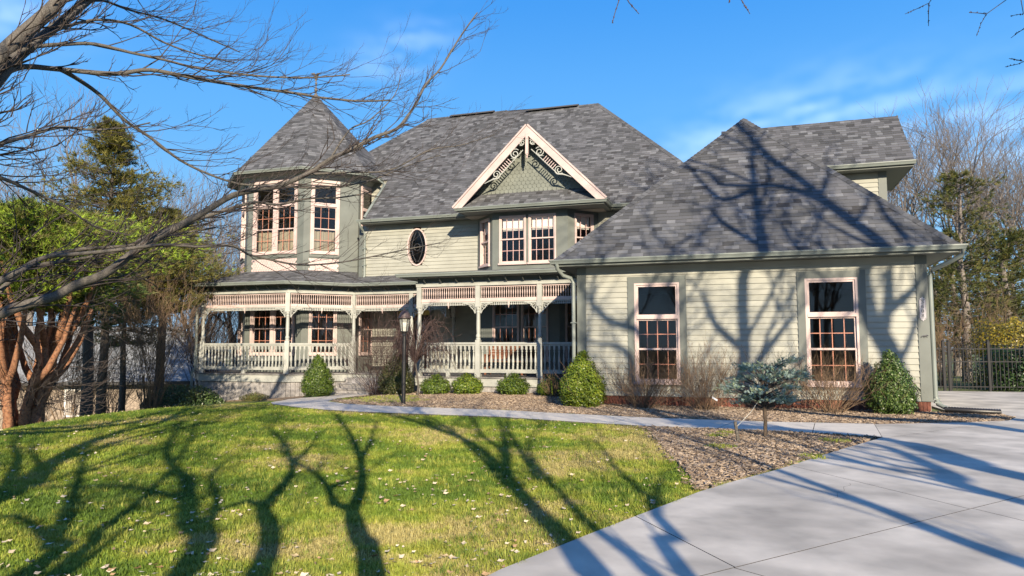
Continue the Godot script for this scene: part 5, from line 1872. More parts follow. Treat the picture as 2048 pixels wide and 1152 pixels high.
func make_spruce() -> void:
	var w := hl(-3.33, 0, 5.55)
	var o := thing("blue_spruce", "small flat topped blue spruce grafted on a thin bare trunk in the island bed", "tree", on_ground(w.x, w.z, 0.03))
	var mb := MB.new()
	mb.tube(PackedVector3Array([Vector3(0, -0.03, 0), Vector3(0.01, 0.25, 0), Vector3(0.0, 0.55, 0), Vector3(0, 0.9, 0)]), PackedFloat32Array([0.030, 0.026, 0.027, 0.022]), 9)
	part(o, "trunk", mb.mesh(), M.stake)
	mb = MB.new()
	var br := MB.new()
	var r := RandomNumberGenerator.new()
	r.seed = 77
	var cols := [Color(0.27, 0.37, 0.31), Color(0.34, 0.45, 0.38), Color(0.42, 0.52, 0.45), Color(0.17, 0.25, 0.17), Color(0.33, 0.39, 0.22)]
	# flat tiers of branches ending in pads of stiff needle sprigs
	for k in 96:
		var a := r.randf() * TAU
		var tier := r.randi_range(0, 3)
		var y: float = [0.56, 0.70, 0.84, 1.0][tier] + r.randf_range(-0.05, 0.05) + 0.12 * maxf(0.0, cos(a - 0.5)) * tier / 3.0
		var reach: float = [0.40, 0.60, 0.56, 0.36][tier] * sqrt(r.randf_range(0.08, 1.0))
		var out := Vector3(cos(a), 0, sin(a))
		var p1 := out * reach + Vector3(0.08 * tier / 3.0, y, 0)
		var p0 := Vector3(0, y * 0.8, 0)
		br.tube(PackedVector3Array([p0, p0.lerp(p1, 0.5) + Vector3(0, 0.02, 0), p1]), PackedFloat32Array([0.011, 0.008, 0.004]), 5)
		for j in 15:
			var q := p1 + Vector3(r.randfn(0, 0.055), r.randfn(0, 0.02), r.randfn(0, 0.055))
			var sd := (out * 0.7 + Vector3(r.randf() - 0.5, r.randf_range(-0.1, 0.5), r.randf() - 0.5) * 1.3).normalized()
			var sl := r.randf_range(0.05, 0.09)
			var col: Color = cols[r.randi_range(0, 4)]
			for nd in 34:
				var b := q + sd * sl * r.randf()
				var nr := sd.cross(Vector3(r.randf() - 0.5, r.randf() - 0.5, r.randf() - 0.5)).normalized()
				var dirn := (nr + sd * 0.6).normalized() * 0.022
				var wv := dirn.cross(sd).normalized() * 0.0030
				mb.tri(b - wv, b + wv, b + dirn, col)
	part(o, "needles", mb.mesh(), M.needle)
	part(o, "branches", br.mesh(), M.bark_dark)
	# stake and tie
	var ws := hl(-3.68, 0, 6.22)
	var st := thing("wooden_stake", "short leaning grey wooden stake in the mulch left of the blue spruce", "stake", on_ground(ws.x, ws.z, 0.0))
	mb = MB.new()
	mb.box(Transform3D(Basis(Vector3(0, 0, 1), 0.16) * Basis(Vector3.RIGHT, 0.05), Vector3(-0.03, 0.14, 0)), Vector3(0.038, 0.36, 0.03))
	part(st, "post", mb.mesh(), M.bark_grey)
	var wa := hl(-3.33, 0.68, 5.55)
	var wb := ws + Vector3(-0.04, 0.24, 0)
	mb = MB.new()
	mb.tube(PackedVector3Array([Vector3.ZERO, (wa - wb) * 0.5 + Vector3(0, -0.04, 0), wa - wb]), PackedFloat32Array([0.004, 0.004, 0.004]), 5)
	var cd := thing("guy_string", "thin pale string tying the blue spruce trunk to its stake", "string", wb)
	part(cd, "cord", mb.mesh(), M.cord)
	var wt := hl(-4.25, 0, 1.35)
	var tag := thing("plant_tag", "small white plant tag on a stem below the largest bare shrub", "tag", on_ground(wt.x, wt.z, 0.03), 0.2)
	mb = MB.new()
	mb.tube(PackedVector3Array([Vector3(0, 0, 0), Vector3(0.01, 0.26, 0.02)]), PackedFloat32Array([0.004, 0.004]), 5)
	part(tag, "stem", mb.mesh(), M.black_metal)
	mb = MB.new()
	mb.box(Transform3D(Basis(Vector3(0, 0, 1), -0.5) * Basis(Vector3.RIGHT, -0.5), Vector3(0.01, 0.275, 0.02)), Vector3(0.13, 0.045, 0.004))
	part(tag, "plate", mb.mesh(), M.white_plastic)

func make_lamp_post() -> void:
	var g := hl(-11.3, 0, 1.42)
	var o := thing("lamp_post", "black lamp post with a domed six sided lantern standing in the mulch by the walk", "lamp post", on_ground(g.x, g.z, 0.02), 0.2)
	var mb := MB.new()
	mb.lathe([Vector2(0.062, -0.05), Vector2(0.060, 0.02), Vector2(0.047, 0.05), Vector2(0.047, 1.0), Vector2(0.040, 1.02), Vector2(0.038, 1.62), Vector2(0.05, 1.64), Vector2(0.03, 1.68)], 16)
	part(o, "post", mb.mesh(), M.black_metal)
	mb = MB.new()
	mb.lathe([Vector2(0.0, 1.66), Vector2(0.05, 1.67), Vector2(0.055, 1.70), Vector2(0.085, 1.715), Vector2(0.085, 1.735), Vector2(0, 1.736)], 6)
	part(o, "lantern_base", mb.mesh(), M.black_metal)
	var cage := MB.new()
	for k in 6:
		var a := TAU * k / 6
		var a2 := TAU * (k + 1) / 6
		var p := Vector3(cos(a), 0, sin(a))
		var q := Vector3(cos(a2), 0, sin(a2))
		cage.tube(PackedVector3Array([p * 0.082 + Vector3(0, 1.73, 0), p * 0.125 + Vector3(0, 2.03, 0)]), PackedFloat32Array([0.009, 0.009]), 6)
		cage.tube(PackedVector3Array([p * 0.125 + Vector3(0, 2.03, 0), q * 0.125 + Vector3(0, 2.03, 0)]), PackedFloat32Array([0.010, 0.010]), 6)
		var gl := MB.new()
		gl.quad(p * 0.080 + Vector3(0, 1.738, 0), q * 0.080 + Vector3(0, 1.738, 0), q * 0.122 + Vector3(0, 2.028, 0), p * 0.122 + Vector3(0, 2.028, 0))
		part(o, "pane", gl.mesh(), M.frosted)
	part(o, "cage", cage.mesh(), M.black_metal)
	mb = MB.new()
	mb.lathe([Vector2(0.135, 2.03), Vector2(0.155, 2.04), Vector2(0.155, 2.06), Vector2(0.14, 2.08), Vector2(0.115, 2.15), Vector2(0.07, 2.205), Vector2(0.03, 2.225), Vector2(0.012, 2.24), Vector2(0.022, 2.265), Vector2(0.010, 2.285), Vector2(0.0, 2.32)], 18)
	part(o, "cap", mb.mesh(), M.bronze)
	mb = MB.new()
	mb.lathe([Vector2(0.012, 1.74), Vector2(0.014, 1.84), Vector2(0.02, 1.86), Vector2(0.022, 1.90), Vector2(0, 1.95)], 10)
	part(o, "bulb", mb.mesh(), M.white_plastic)

# ---------------------------------------------------------------- trees
# shade trees behind the camera: base x, base z, trunk radius, limbs as (across, up) pairs
var SHADE_TREES := [
	[0.29, 1.99, 0.100, [[0.01, 2.36, -0.08, 2.66, -0.17, 2.98, -0.13, 3.28, -0.18, 3.94, -0.40, 4.84, -0.78, 5.98], [-0.19, 3.95, -0.11, 4.52, -0.06, 5.47], [-0.17, 3.00, -0.34, 3.10, -0.41, 3.30, -0.57, 3.60, -0.86, 3.91, -1.23, 4.31], [-0.41, 3.39, -0.21, 3.53]]],
	[-0.17, 2.98, 0.090, [[-0.00, 2.72, -0.27, 3.39, -0.26, 3.57, -0.24, 3.89, -0.32, 4.25, -0.63, 4.89, -1.09, 5.56], [-0.28, 3.42, -0.45, 3.51, -0.65, 3.38, -0.76, 3.34], [-0.32, 4.25, -0.25, 4.70, -0.26, 5.30]]],
	[-0.44, 3.96, 0.110, [[-0.00, 3.09, -0.32, 3.59, -0.54, 3.91, -0.83, 4.30, -1.15, 4.59, -1.61, 5.12, -2.18, 6.18], [-0.14, 3.34, -0.18, 3.66, -0.35, 3.98, -0.57, 4.28, -0.64, 4.63], [-0.56, 3.91, -0.82, 4.01, -1.35, 4.18, -1.96, 4.18]]],
	[-1.38, 2.98, 0.070, [[0.01, 2.72, -0.11, 3.08, -0.15, 3.45, -0.40, 4.18, -0.79, 5.06, -1.30, 6.05], [0.10, 2.72, 0.06, 3.04, 0.10, 3.23, 0.22, 3.42]]],
	[1.84, 3.47, 0.125, [[0.00, 2.92, 0.03, 3.12, 0.02, 3.65, 0.05, 4.06, 0.03, 4.96, -0.31, 5.76, -0.97, 6.71], [0.05, 4.06, 0.29, 4.77, 0.28, 5.36, 0.46, 6.52], [0.22, 4.47, 0.58, 5.34, 0.92, 6.32]]],
	[2.35, 4.45, 0.070, [[0.00, 3.28, 0.01, 3.42, -0.02, 3.64, 0.04, 4.06, 0.21, 4.85, 0.50, 5.49, 1.23, 6.33]]],
	[2.19, 2.47, 0.065, [[0.00, 2.55, 0.28, 2.83, 0.38, 3.06, 0.59, 3.33, 0.81, 3.87, 1.22, 4.65], [0.42, 3.09, 0.78, 3.41, 1.18, 3.73]]],
	[4.65, 4.36, 0.100, [[0.00, 3.28, 0.04, 3.51, 0.19, 3.94, 0.34, 4.51, 0.46, 5.31, 0.55, 6.19], [0.19, 3.94, 0.10, 4.15, 0.02, 4.50]]],
	[6.05, 3.61, 0.115, [[-0.00, 3.64, 0.49, 4.19, 1.12, 4.77, 1.25, 5.07, 0.75, 5.50], [0.49, 4.19, 0.30, 4.32, 0.30, 4.82]]],
	[7.09, 3.36, 0.210, [[0.00, 4.00, 0.33, 4.50, 0.73, 5.12, -0.19, 5.73, -1.17, 6.24, -0.33, 8.79, -1.20, 9.67, -1.51, 10.09], [-0.76, 6.18, -0.74, 8.64, -1.36, 9.11]]],
	[10.30, 1.26, 0.200, [[0.00, 4.73, 0.25, 5.15, -1.15, 5.71, -2.03, 6.90, -2.03, 7.89, -2.02, 9.45, -1.78, 9.89, -1.49, 11.05, -1.15, 12.15, -0.75, 13.41], [-2.04, 7.23, -1.54, 7.90, -1.17, 8.38], [-2.05, 7.89, -2.56, 8.55, -2.79, 9.28], [-1.78, 9.89, -2.21, 10.90, -2.30, 11.57], [-1.15, 12.15, -1.97, 11.90, -2.18, 13.69]]],
	[12.08, 2.44, 0.230, [[0.00, 5.82, -0.59, 6.22, -1.04, 7.93, -1.32, 8.62, -1.42, 9.49, -1.32, 10.09, -1.59, 11.57, -1.72, 12.74, -1.92, 13.72, -1.96, 14.96, -2.03, 15.67], [-1.59, 11.57, -1.86, 12.17, -2.26, 12.60, -2.88, 12.82, -3.35, 13.08, -3.38, 13.58, -3.99, 14.16], [-1.17, 8.06, -1.00, 8.97, -0.98, 9.55, -0.86, 10.05, -0.81, 10.89, -0.70, 11.50], [-1.01, 8.76, -0.67, 9.01, -0.46, 9.27]]],
	[-3.28, 0.39, 0.140, [[0.00, 2.56, -0.32, 3.21, -0.62, 4.06, -0.35, 4.87, -0.53, 5.60], [-0.32, 3.21, -0.31, 3.61, -0.11, 4.25, 0.46, 4.71], [0.00, 2.56, -0.72, 3.30, -1.54, 3.94]]],
	[-1.62, 2.48, 0.090, [[0.00, 2.55, -0.15, 2.80, -0.54, 3.29, -1.06, 3.85, -1.67, 4.56], [-0.15, 2.80, -0.66, 3.09, -0.93, 3.14], [-1.06, 3.85, -0.90, 4.15, -0.74, 4.51]]],
]
var LIMBS := [
	[-6.48, 3.29, -7.60, 0.109, -5.96, 4.11, -7.77, 0.094, -5.78, 4.64, -7.93, 0.087, -5.60, 5.00, -8.10, 0.081, -5.43, 5.32, -8.27, 0.076, -5.29, 5.72, -8.43, 0.071, -4.92, 6.39, -8.60, 0.066],
	[-6.56, 3.28, -7.70, 0.081, -5.96, 4.11, -7.92, 0.070, -5.80, 4.63, -8.13, 0.065, -5.67, 4.96, -8.35, 0.061, -5.53, 5.31, -8.57, 0.057, -5.19, 5.84, -8.78, 0.053, -4.69, 6.42, -9.00, 0.050],
	[-5.99, 4.13, -7.80, 0.043, -5.85, 4.45, -8.05, 0.036, -5.75, 4.65, -8.31, 0.033, -5.50, 4.72, -8.56, 0.030, -4.97, 4.76, -8.82, 0.028, -4.66, 4.91, -9.07, 0.025, -4.13, 4.89, -9.33, 0.023, -3.56, 4.87, -9.58, 0.021, -2.95, 4.87, -9.84, 0.019, -2.74, 4.91, -10.09, 0.016, -2.22, 4.95, -10.35, 0.014, -1.83, 5.05, -10.60, 0.012],
	[-5.64, 4.58, -7.90, 0.031, -5.58, 4.80, -8.13, 0.025, -5.33, 4.95, -8.37, 0.023, -5.11, 5.05, -8.60, 0.020, -4.80, 5.04, -8.83, 0.018, -4.47, 5.04, -9.07, 0.016, -4.12, 5.02, -9.30, 0.014, -3.41, 5.01, -9.53, 0.013, -2.80, 5.08, -9.77, 0.011, -2.30, 5.21, -10.00, 0.009],
	[-5.56, 4.81, -8.10, 0.027, -5.52, 5.16, -8.47, 0.021, -5.26, 5.47, -8.83, 0.018, -5.02, 5.58, -9.20, 0.016, -4.73, 5.49, -9.57, 0.013, -4.41, 5.47, -9.93, 0.011, -4.06, 5.51, -10.30, 0.009],
	[-5.30, 5.21, -8.30, 0.023, -5.28, 5.73, -8.84, 0.018, -5.13, 5.86, -9.38, 0.015, -4.92, 5.98, -9.92, 0.013, -4.65, 6.00, -10.46, 0.010, -4.26, 5.96, -11.00, 0.008],
	[-5.46, 4.70, -8.50, 0.033, -5.45, 4.70, -8.79, 0.027, -5.29, 4.58, -9.07, 0.024, -5.12, 4.35, -9.36, 0.022, -4.92, 4.20, -9.65, 0.020, -4.64, 3.96, -9.94, 0.018, -4.33, 3.82, -10.23, 0.016, -4.01, 3.75, -10.51, 0.014, -3.66, 3.79, -10.80, 0.012],
	[-6.31, 1.37, -7.50, 0.070, -5.73, 1.64, -7.67, 0.063, -5.53, 1.70, -7.83, 0.059, -5.42, 1.79, -8.00, 0.056, -5.17, 1.93, -8.17, 0.054, -5.03, 2.06, -8.33, 0.051, -4.81, 2.20, -8.50, 0.049, -4.60, 2.46, -8.67, 0.047, -4.43, 2.67, -8.83, 0.045, -4.25, 2.83, -9.00, 0.043, -3.94, 3.09, -9.17, 0.041, -3.63, 3.33, -9.33, 0.039, -3.31, 3.45, -9.50, 0.037, -3.16, 3.53, -9.67, 0.035, -2.81, 3.74, -9.83, 0.032, -2.56, 3.98, -10.00, 0.030, -2.29, 4.18, -10.17, 0.028, -2.01, 4.40, -10.33, 0.026, -1.71, 4.58, -10.50, 0.024, -1.57, 4.84, -10.67, 0.022, -1.46, 5.10, -10.83, 0.019, -1.34, 5.45, -11.00, 0.017, -1.13, 5.77, -11.17, 0.015, -0.84, 6.35, -11.33, 0.013, -0.57, 6.84, -11.50, 0.010],
	[-6.31, 1.58, -7.60, 0.059, -5.86, 1.86, -7.82, 0.047, -5.71, 2.09, -8.04, 0.041, -5.62, 2.23, -8.27, 0.036, -5.67, 2.33, -8.49, 0.032, -5.59, 2.46, -8.71, 0.027, -5.37, 2.56, -8.93, 0.023, -4.87, 2.65, -9.16, 0.019, -4.47, 2.81, -9.38, 0.015, -3.97, 2.95, -9.60, 0.011],
	[-5.14, 2.36, -8.00, 0.026, -4.74, 2.44, -8.27, 0.023, -4.18, 2.56, -8.55, 0.021, -3.84, 2.58, -8.82, 0.019, -3.53, 2.63, -9.09, 0.018, -3.44, 2.56, -9.36, 0.016, -3.22, 2.52, -9.64, 0.015, -2.98, 2.49, -9.91, 0.014, -2.72, 2.52, -10.18, 0.012, -2.33, 2.61, -10.45, 0.011, -1.67, 2.79, -10.73, 0.010, -1.10, 2.95, -11.00, 0.008],
	[-6.32, 3.29, -7.60, 0.034, -5.67, 3.59, -7.87, 0.026, -5.55, 3.76, -8.13, 0.021, -5.36, 3.95, -8.40, 0.018, -5.15, 4.00, -8.67, 0.014, -4.84, 4.11, -8.93, 0.011, -4.70, 4.26, -9.20, 0.008],
	[-6.16, 3.39, -7.40, 0.029, -5.54, 3.18, -7.72, 0.021, -5.43, 3.11, -8.04, 0.017, -5.22, 2.98, -8.36, 0.014, -5.05, 2.81, -8.68, 0.011, -4.79, 2.75, -9.00, 0.007],
	[-4.53, 2.93, -9.60, 0.037, -4.37, 3.10, -9.86, 0.029, -3.93, 3.32, -10.11, 0.025, -3.71, 3.45, -10.37, 0.021, -3.47, 3.47, -10.63, 0.018, -3.11, 3.61, -10.89, 0.015, -2.68, 3.68, -11.14, 0.012, -2.27, 3.82, -11.40, 0.009],
	[-5.81, 1.99, -8.20, 0.032, -5.71, 2.29, -8.53, 0.024, -5.44, 2.42, -8.87, 0.020, -5.01, 2.59, -9.20, 0.017, -4.81, 2.84, -9.53, 0.014, -4.43, 3.10, -9.87, 0.011, -4.09, 3.20, -10.20, 0.008],
	[-2.71, 4.14, -10.60, 0.018, -2.48, 4.67, -10.85, 0.013, -2.23, 4.91, -11.10, 0.010, -1.88, 5.40, -11.35, 0.008, -1.84, 5.83, -11.60, 0.006],
	[-2.98, 3.87, -10.40, 0.020, -2.44, 3.98, -10.72, 0.015, -1.89, 4.09, -11.04, 0.013, -1.31, 4.50, -11.36, 0.011, -0.85, 4.67, -11.68, 0.009, -0.29, 4.94, -12.00, 0.007],
	[-3.40, 3.70, -10.40, 0.020, -2.83, 3.76, -10.80, 0.015, -2.23, 3.97, -11.20, 0.012, -1.66, 4.32, -11.60, 0.009, -1.21, 4.59, -12.00, 0.007],
]
var BUD_TWIGS := [
	[4.092, 4.858, -6.500, 3.900, 4.567, -6.500, 3.880, 4.538, -6.500, 3.771, 4.485, -6.500, 3.652, 4.432, -6.500],
	[3.880, 4.538, -6.500, 3.871, 4.447, -6.500, 3.865, 4.317, -6.500],
	[4.740, 4.761, -6.500, 4.598, 4.567, -6.500, 4.409, 4.432, -6.500, 4.353, 4.341, -6.500, 4.305, 4.221, -6.500],
	[4.409, 4.432, -6.500, 4.336, 4.442, -6.500, 4.248, 4.447, -6.500],
	[4.836, 4.809, -6.500, 4.738, 4.567, -6.500, 4.753, 4.432, -6.500, 4.697, 4.427, -6.500, 4.636, 4.413, -6.500],
	[4.949, 4.374, -6.500, 4.759, 4.297, -6.500, 4.687, 4.250, -6.500, 4.624, 4.202, -6.500],
	[5.026, 4.111, -6.500, 4.788, 4.001, -6.500, 4.674, 3.953, -6.500, 4.552, 3.925, -6.500],
	[4.717, 3.982, -6.500, 4.649, 3.996, -6.500, 4.594, 4.006, -6.500],
	[0.889, 4.153, -5.200, 0.804, 3.939, -5.200, 0.766, 3.823, -5.200, 0.743, 3.742, -5.200],
	[0.824, 3.997, -5.200, 0.871, 3.900, -5.200, 0.944, 3.812, -5.200],
	[1.628, 4.114, -5.200, 1.698, 3.939, -5.200, 1.734, 3.873, -5.200, 1.769, 3.812, -5.200],
	[1.609, 4.075, -5.200, 1.620, 3.939, -5.200, 1.615, 3.897, -5.200],
]

func bare(mb: MB, p: Vector3, d: Vector3, l: float, rad: float, lv: int, r: RandomNumberGenerator, up := 0.12, sides := 4) -> void:
	var m := 4
	var pts := PackedVector3Array([p])
	var rr := PackedFloat32Array([rad])
	for k in m:
		d = (d + Vector3(r.randf() - 0.5, r.randf() - 0.5 + up, r.randf() - 0.5) * 0.26).normalized()
		p += d * l / m
		pts.append(p)
		rr.append(lerpf(rad, rad * 0.6, float(k + 1) / m))
		if lv > 0 and k >= 1 and k < m - 1 and r.randf() < 0.75:
			bare(mb, p, spread(d, 0.9, r), l * r.randf_range(0.45, 0.7), rad * 0.45, lv - 1, r, up, 3)
	mb.tube(pts, rr, sides)
	if lv > 0:
		for k in (3 if r.randf() < 0.35 else 2):
			bare(mb, p, spread(d, 0.6, r), l * r.randf_range(0.6, 0.85), rad * 0.58, lv - 1, r, up, 3 if lv < 4 else 4)

func spread(d: Vector3, amt: float, r: RandomNumberGenerator) -> Vector3:
	var s := Vector3(r.randf() - 0.5, r.randf() - 0.5, r.randf() - 0.5)
	s = (s - d * s.dot(d)).normalized()
	return (d + s * amt * r.randf_range(0.6, 1.2)).normalized()

func smooth_line(p: PackedVector3Array, rr: PackedFloat32Array, step: float) -> Array:
	var c := Curve3D.new()
	for k in p.size():
		var tan := Vector3.ZERO
		if k > 0 and k < p.size() - 1:
			tan = (p[k + 1] - p[k - 1]) * 0.16
		c.add_point(p[k], -tan, tan)
	var out := PackedVector3Array()
	var ro := PackedFloat32Array()
	for k in p.size() - 1:
		var m := maxi(1, int(p[k].distance_to(p[k + 1]) / step))
		for j in m:
			out.append(c.sample(k, float(j) / m))
			ro.append(lerpf(rr[k], rr[k + 1], float(j) / m))
	out.append(p[-1]); ro.append(rr[-1])
	return [out, ro]

# side twigs along a limb
func dress(mb: MB, line: Array, r: RandomNumberGenerator, every: float, length: float, lv: int, bias: Vector3, start := 0.2, tmin := 0.0035) -> void:
	var p: PackedVector3Array = line[0]
	var rr: PackedFloat32Array = line[1]
	var acc := 0.0
	for k in range(1, p.size()):
		acc += p[k].distance_to(p[k - 1])
		var f := float(k) / p.size()
		if acc < every or f < start: continue
		acc = 0.0
		var d := (p[k] - p[k - 1]).normalized()
		var nd := (spread(d, 0.75, r) + bias).normalized()
		var l := length * r.randf_range(0.5, 1.3) * lerpf(1.0, 0.65, f)
		twig(mb, p[k], nd, l, clampf(rr[k] * 0.45, tmin, 0.014), lv, r)

func conifer(mw: MB, mn: MB, h: float, y0: float, prof: Array, branches: int, cols: Array, spray: float, per: int, sd: int, droop := 0.1, lump := 0.35) -> void:
	var r := RandomNumberGenerator.new()
	r.seed = sd
	var nz := FastNoiseLite.new()
	nz.seed = sd
	nz.frequency = 0.5
	for k in branches:
		var f := r.randf()
		var y := lerpf(y0, h, f)
		var g := f * (prof.size() - 1)
		var i0 := mini(int(g), prof.size() - 2)
		var rad: float = lerpf(prof[i0], prof[i0 + 1], g - i0)
		var a := r.randf() * TAU
		rad *= 1.0 + lump * (nz.get_noise_2d(a * 1.6, y * 1.8) * 2.0) + r.randf_range(-0.22, 0.12)
		var out := Vector3(cos(a), 0, sin(a))
		var p0 := Vector3(0, y, 0)
		var p1 := out * rad + Vector3(0, y + rad * (0.35 - droop * 2.0), 0)
		mw.tube(PackedVector3Array([p0, p0.lerp(p1, 0.55) - Vector3(0, rad * 0.08, 0), p1]), PackedFloat32Array([0.02, 0.013, 0.004]), 3)
		for j in per:
			var t := 1.0 - pow(r.randf(), 1.5) * 0.75
			var q := p0.lerp(p1, t) + Vector3(r.randf() - 0.5, r.randf() - 0.5, r.randf() - 0.5) * rad * 0.22
			var col: Color = cols[r.randi_range(0, cols.size() - 1)]
			var dir := (out + Vector3(r.randf() - 0.5, r.randf() - 0.2, r.randf() - 0.5) * 1.2).normalized()
			for s in 9:
				var d2 := (dir + Vector3(r.randf() - 0.5, r.randf() - 0.5, r.randf() - 0.5) * 1.4).normalized() * spray * r.randf_range(0.6, 1.2)
				var w := d2.cross(Vector3(r.randf() - 0.5, r.randf() - 0.5, r.randf() - 0.5)).normalized() * spray * 0.055
				mn.tri(q - w, q + w, q + d2, col)

func make_trees() -> void:
	var r := RandomNumberGenerator.new()
	r.seed = 5
	# the big bare tree whose limbs reach in from the left
	var ot := thing("bare_tree", "large leafless tree reaching long grey branches across the upper left of the view", "tree", Vector3.ZERO)
	var mb := MB.new()
	var tp := PackedVector3Array([on_ground(-9.6, -6.4, -0.2), Vector3(-9.4, 0.6, -6.5), Vector3(-9.1, 1.5, -6.7), Vector3(-8.8, 2.6, -6.9), Vector3(-8.6, 4.0, -7.2), Vector3(-8.4, 6.0, -7.2), Vector3(-8.6, 8.5, -7.0)])
	mb.tube(tp, PackedFloat32Array([0.34, 0.27, 0.24, 0.21, 0.18, 0.13, 0.07]), 12)
	part(ot, "trunk", mb.mesh(), M.bark_grey)
	var k := 0
	for L in LIMBS:
		var p := PackedVector3Array()
		var rr := PackedFloat32Array()
		for j in range(0, L.size(), 4):
			p.append(Vector3(L[j], L[j + 1], L[j + 2])); rr.append(L[j + 3])
		if k in [0, 1, 7, 8, 10, 11]:
			# root the limb in the trunk
			var q := p[0]
			var best := tp[2]
			for t in tp:
				if t.distance_to(q + Vector3(0, -0.6, 0)) < best.distance_to(q + Vector3(0, -0.6, 0)): best = t
			p.insert(0, best); rr.insert(0, rr[0] * 1.1)
		for j in range(1, p.size() - 1):
			p[j] += Vector3(r.randf() - 0.5, r.randf() - 0.5, r.randf() - 0.5) * rr[j] * 0.5
		var line := smooth_line(p, rr, 0.10)
		mb = MB.new()
		mb.tube(line[0], line[1], 9 if rr[0] > 0.03 else 6)
		var limb := part(ot, "limb", mb.mesh(), M.bark_limb)
		mb = MB.new()
		var bias := Vector3(0.45, 0.10, -0.15) if k not in [8, 9, 13] else Vector3(0.35, 0.0, -0.1)
		dress(mb, line, r, 0.18, 0.75, 2, bias, 0.18, 0.0024)
		dress(mb, line, r, 0.34, 1.15, 3, bias, 0.35, 0.003)
		part(limb, "twigs", mb.mesh(), M.twig_grey)
		k += 1
	# trees behind the camera, known by the shadows they throw
	var across := Vector3(cos(deg_to_rad(10.0)), 0, sin(deg_to_rad(-10.0)))
	var ray := (SUN_H * cos(deg_to_rad(20.0)) + Vector3(0, -sin(deg_to_rad(20.0)), 0)).normalized()
	var si := 0
	for T in SHADE_TREES:
		var base := Vector3(T[0], ground_y(T[0], T[1]), T[1])
		var o := thing("shade_tree", "leafless tree standing behind the viewpoint, seen only by its shadow", "tree", base, 0.0, "trees behind the viewpoint")
		var wood := MB.new()
		var tw := MB.new()
		var li := 0
		for L in T[3]:
			var p := PackedVector3Array()
			var rr := PackedFloat32Array()
			var n: int = L.size() / 2
			var tipd := r.randf_range(-0.7, 0.7)
			for j in n:
				var f := float(j) / (n - 1)
				p.append(across * L[2 * j] + Vector3(0, L[2 * j + 1], 0) - ray * (tipd * f * f + 0.2 * f))
				rr.append(T[2] * (lerpf(0.9, 0.32, f) if li == 0 else lerpf(0.52, 0.2, f)))
			if li == 0:
				p.insert(0, Vector3(0, -0.2, 0)); rr.insert(0, T[2] * 1.35)
				p.insert(1, Vector3(0, 0.4, 0)); rr.insert(1, T[2] * 1.05)
			var line := smooth_line(p, rr, 0.15)
			wood.tube(line[0], line[1], 8)
			dress(tw, line, r, 0.22, 0.95, 3, Vector3(0, 0.35, 0), 0.5 if li == 0 else 0.2)
			if T[2] > 0.11 and li == 0:
				for q in 7:
					var at: Vector3 = line[0][int(line[0].size() * (0.5 + 0.07 * q))]
					bare(tw, at, spread(Vector3(0, 1, 0), 0.9, r), 1.7, T[2] * 0.3, 3, r)
			# carry the limb on into fine branches
			var d := (p[-1] - p[-2]).normalized()
			for q in 2:
				bare(tw, p[-1], spread((d + Vector3(0, 0.4, 0)).normalized(), 0.5, r), 1.0, rr[-1] * 0.7, 2, r)
			li += 1
		part(o, "trunk", wood.mesh(), M.bark_grey)
		part(o, "crown", tw.mesh(), M.twig_grey)
		if si == 8 or si == 5:
			# overhead limb with hanging budded twigs that dip into the top of the view
			var wl := MB.new()
			var bl := MB.new()
			for q in (range(0, 8) if si == 8 else range(8, 12)):
				var c := PackedVector3Array()
				var cr := PackedFloat32Array()
				var L: Array = BUD_TWIGS[q]
				for j in range(0, L.size(), 3):
					c.append(Vector3(L[j], L[j + 1], L[j + 2]) - base)
					cr.append(lerpf(0.0045, 0.0018, float(j) / L.size()))
				if q in [0, 2, 4, 5, 6, 8, 10]:
					c.insert(0, Vector3(0.0 + (q % 4) * 0.1, 5.3, -6.2 if si == 8 else -5.0)); cr.insert(0, 0.006)
				wl.tube(c, cr, 5)
				for j in range(1, c.size()):
					for b in 3:
						var bp := c[j - 1].lerp(c[j], r.randf())
						if j < c.size() - 2: continue
						bl.lathe([Vector2(0, -0.008), Vector2(0.0055, -0.002), Vector2(0.004, 0.005), Vector2(0, 0.012)], 6, Transform3D(Basis(Vector3(r.randf(), r.randf(), 0.2).normalized(), r.randf() * 3.0), bp + Vector3(r.randf() - 0.5, r.randf() - 0.5, r.randf() - 0.5) * 0.008))
			wl.tube(PackedVector3Array([Vector3(0, 4.4, 0), Vector3(0, 5.1, -2.5), Vector3(0.1, 5.35, -5.0), Vector3(0.2, 5.32, -6.6 if si == 8 else -5.4)]), PackedFloat32Array([0.05, 0.035, 0.018, 0.008]), 7)
			part(o, "budded_limb", wl.mesh(), M.twig_grey)
			part(o, "buds", bl.mesh(), M.twig_red)
		si += 1

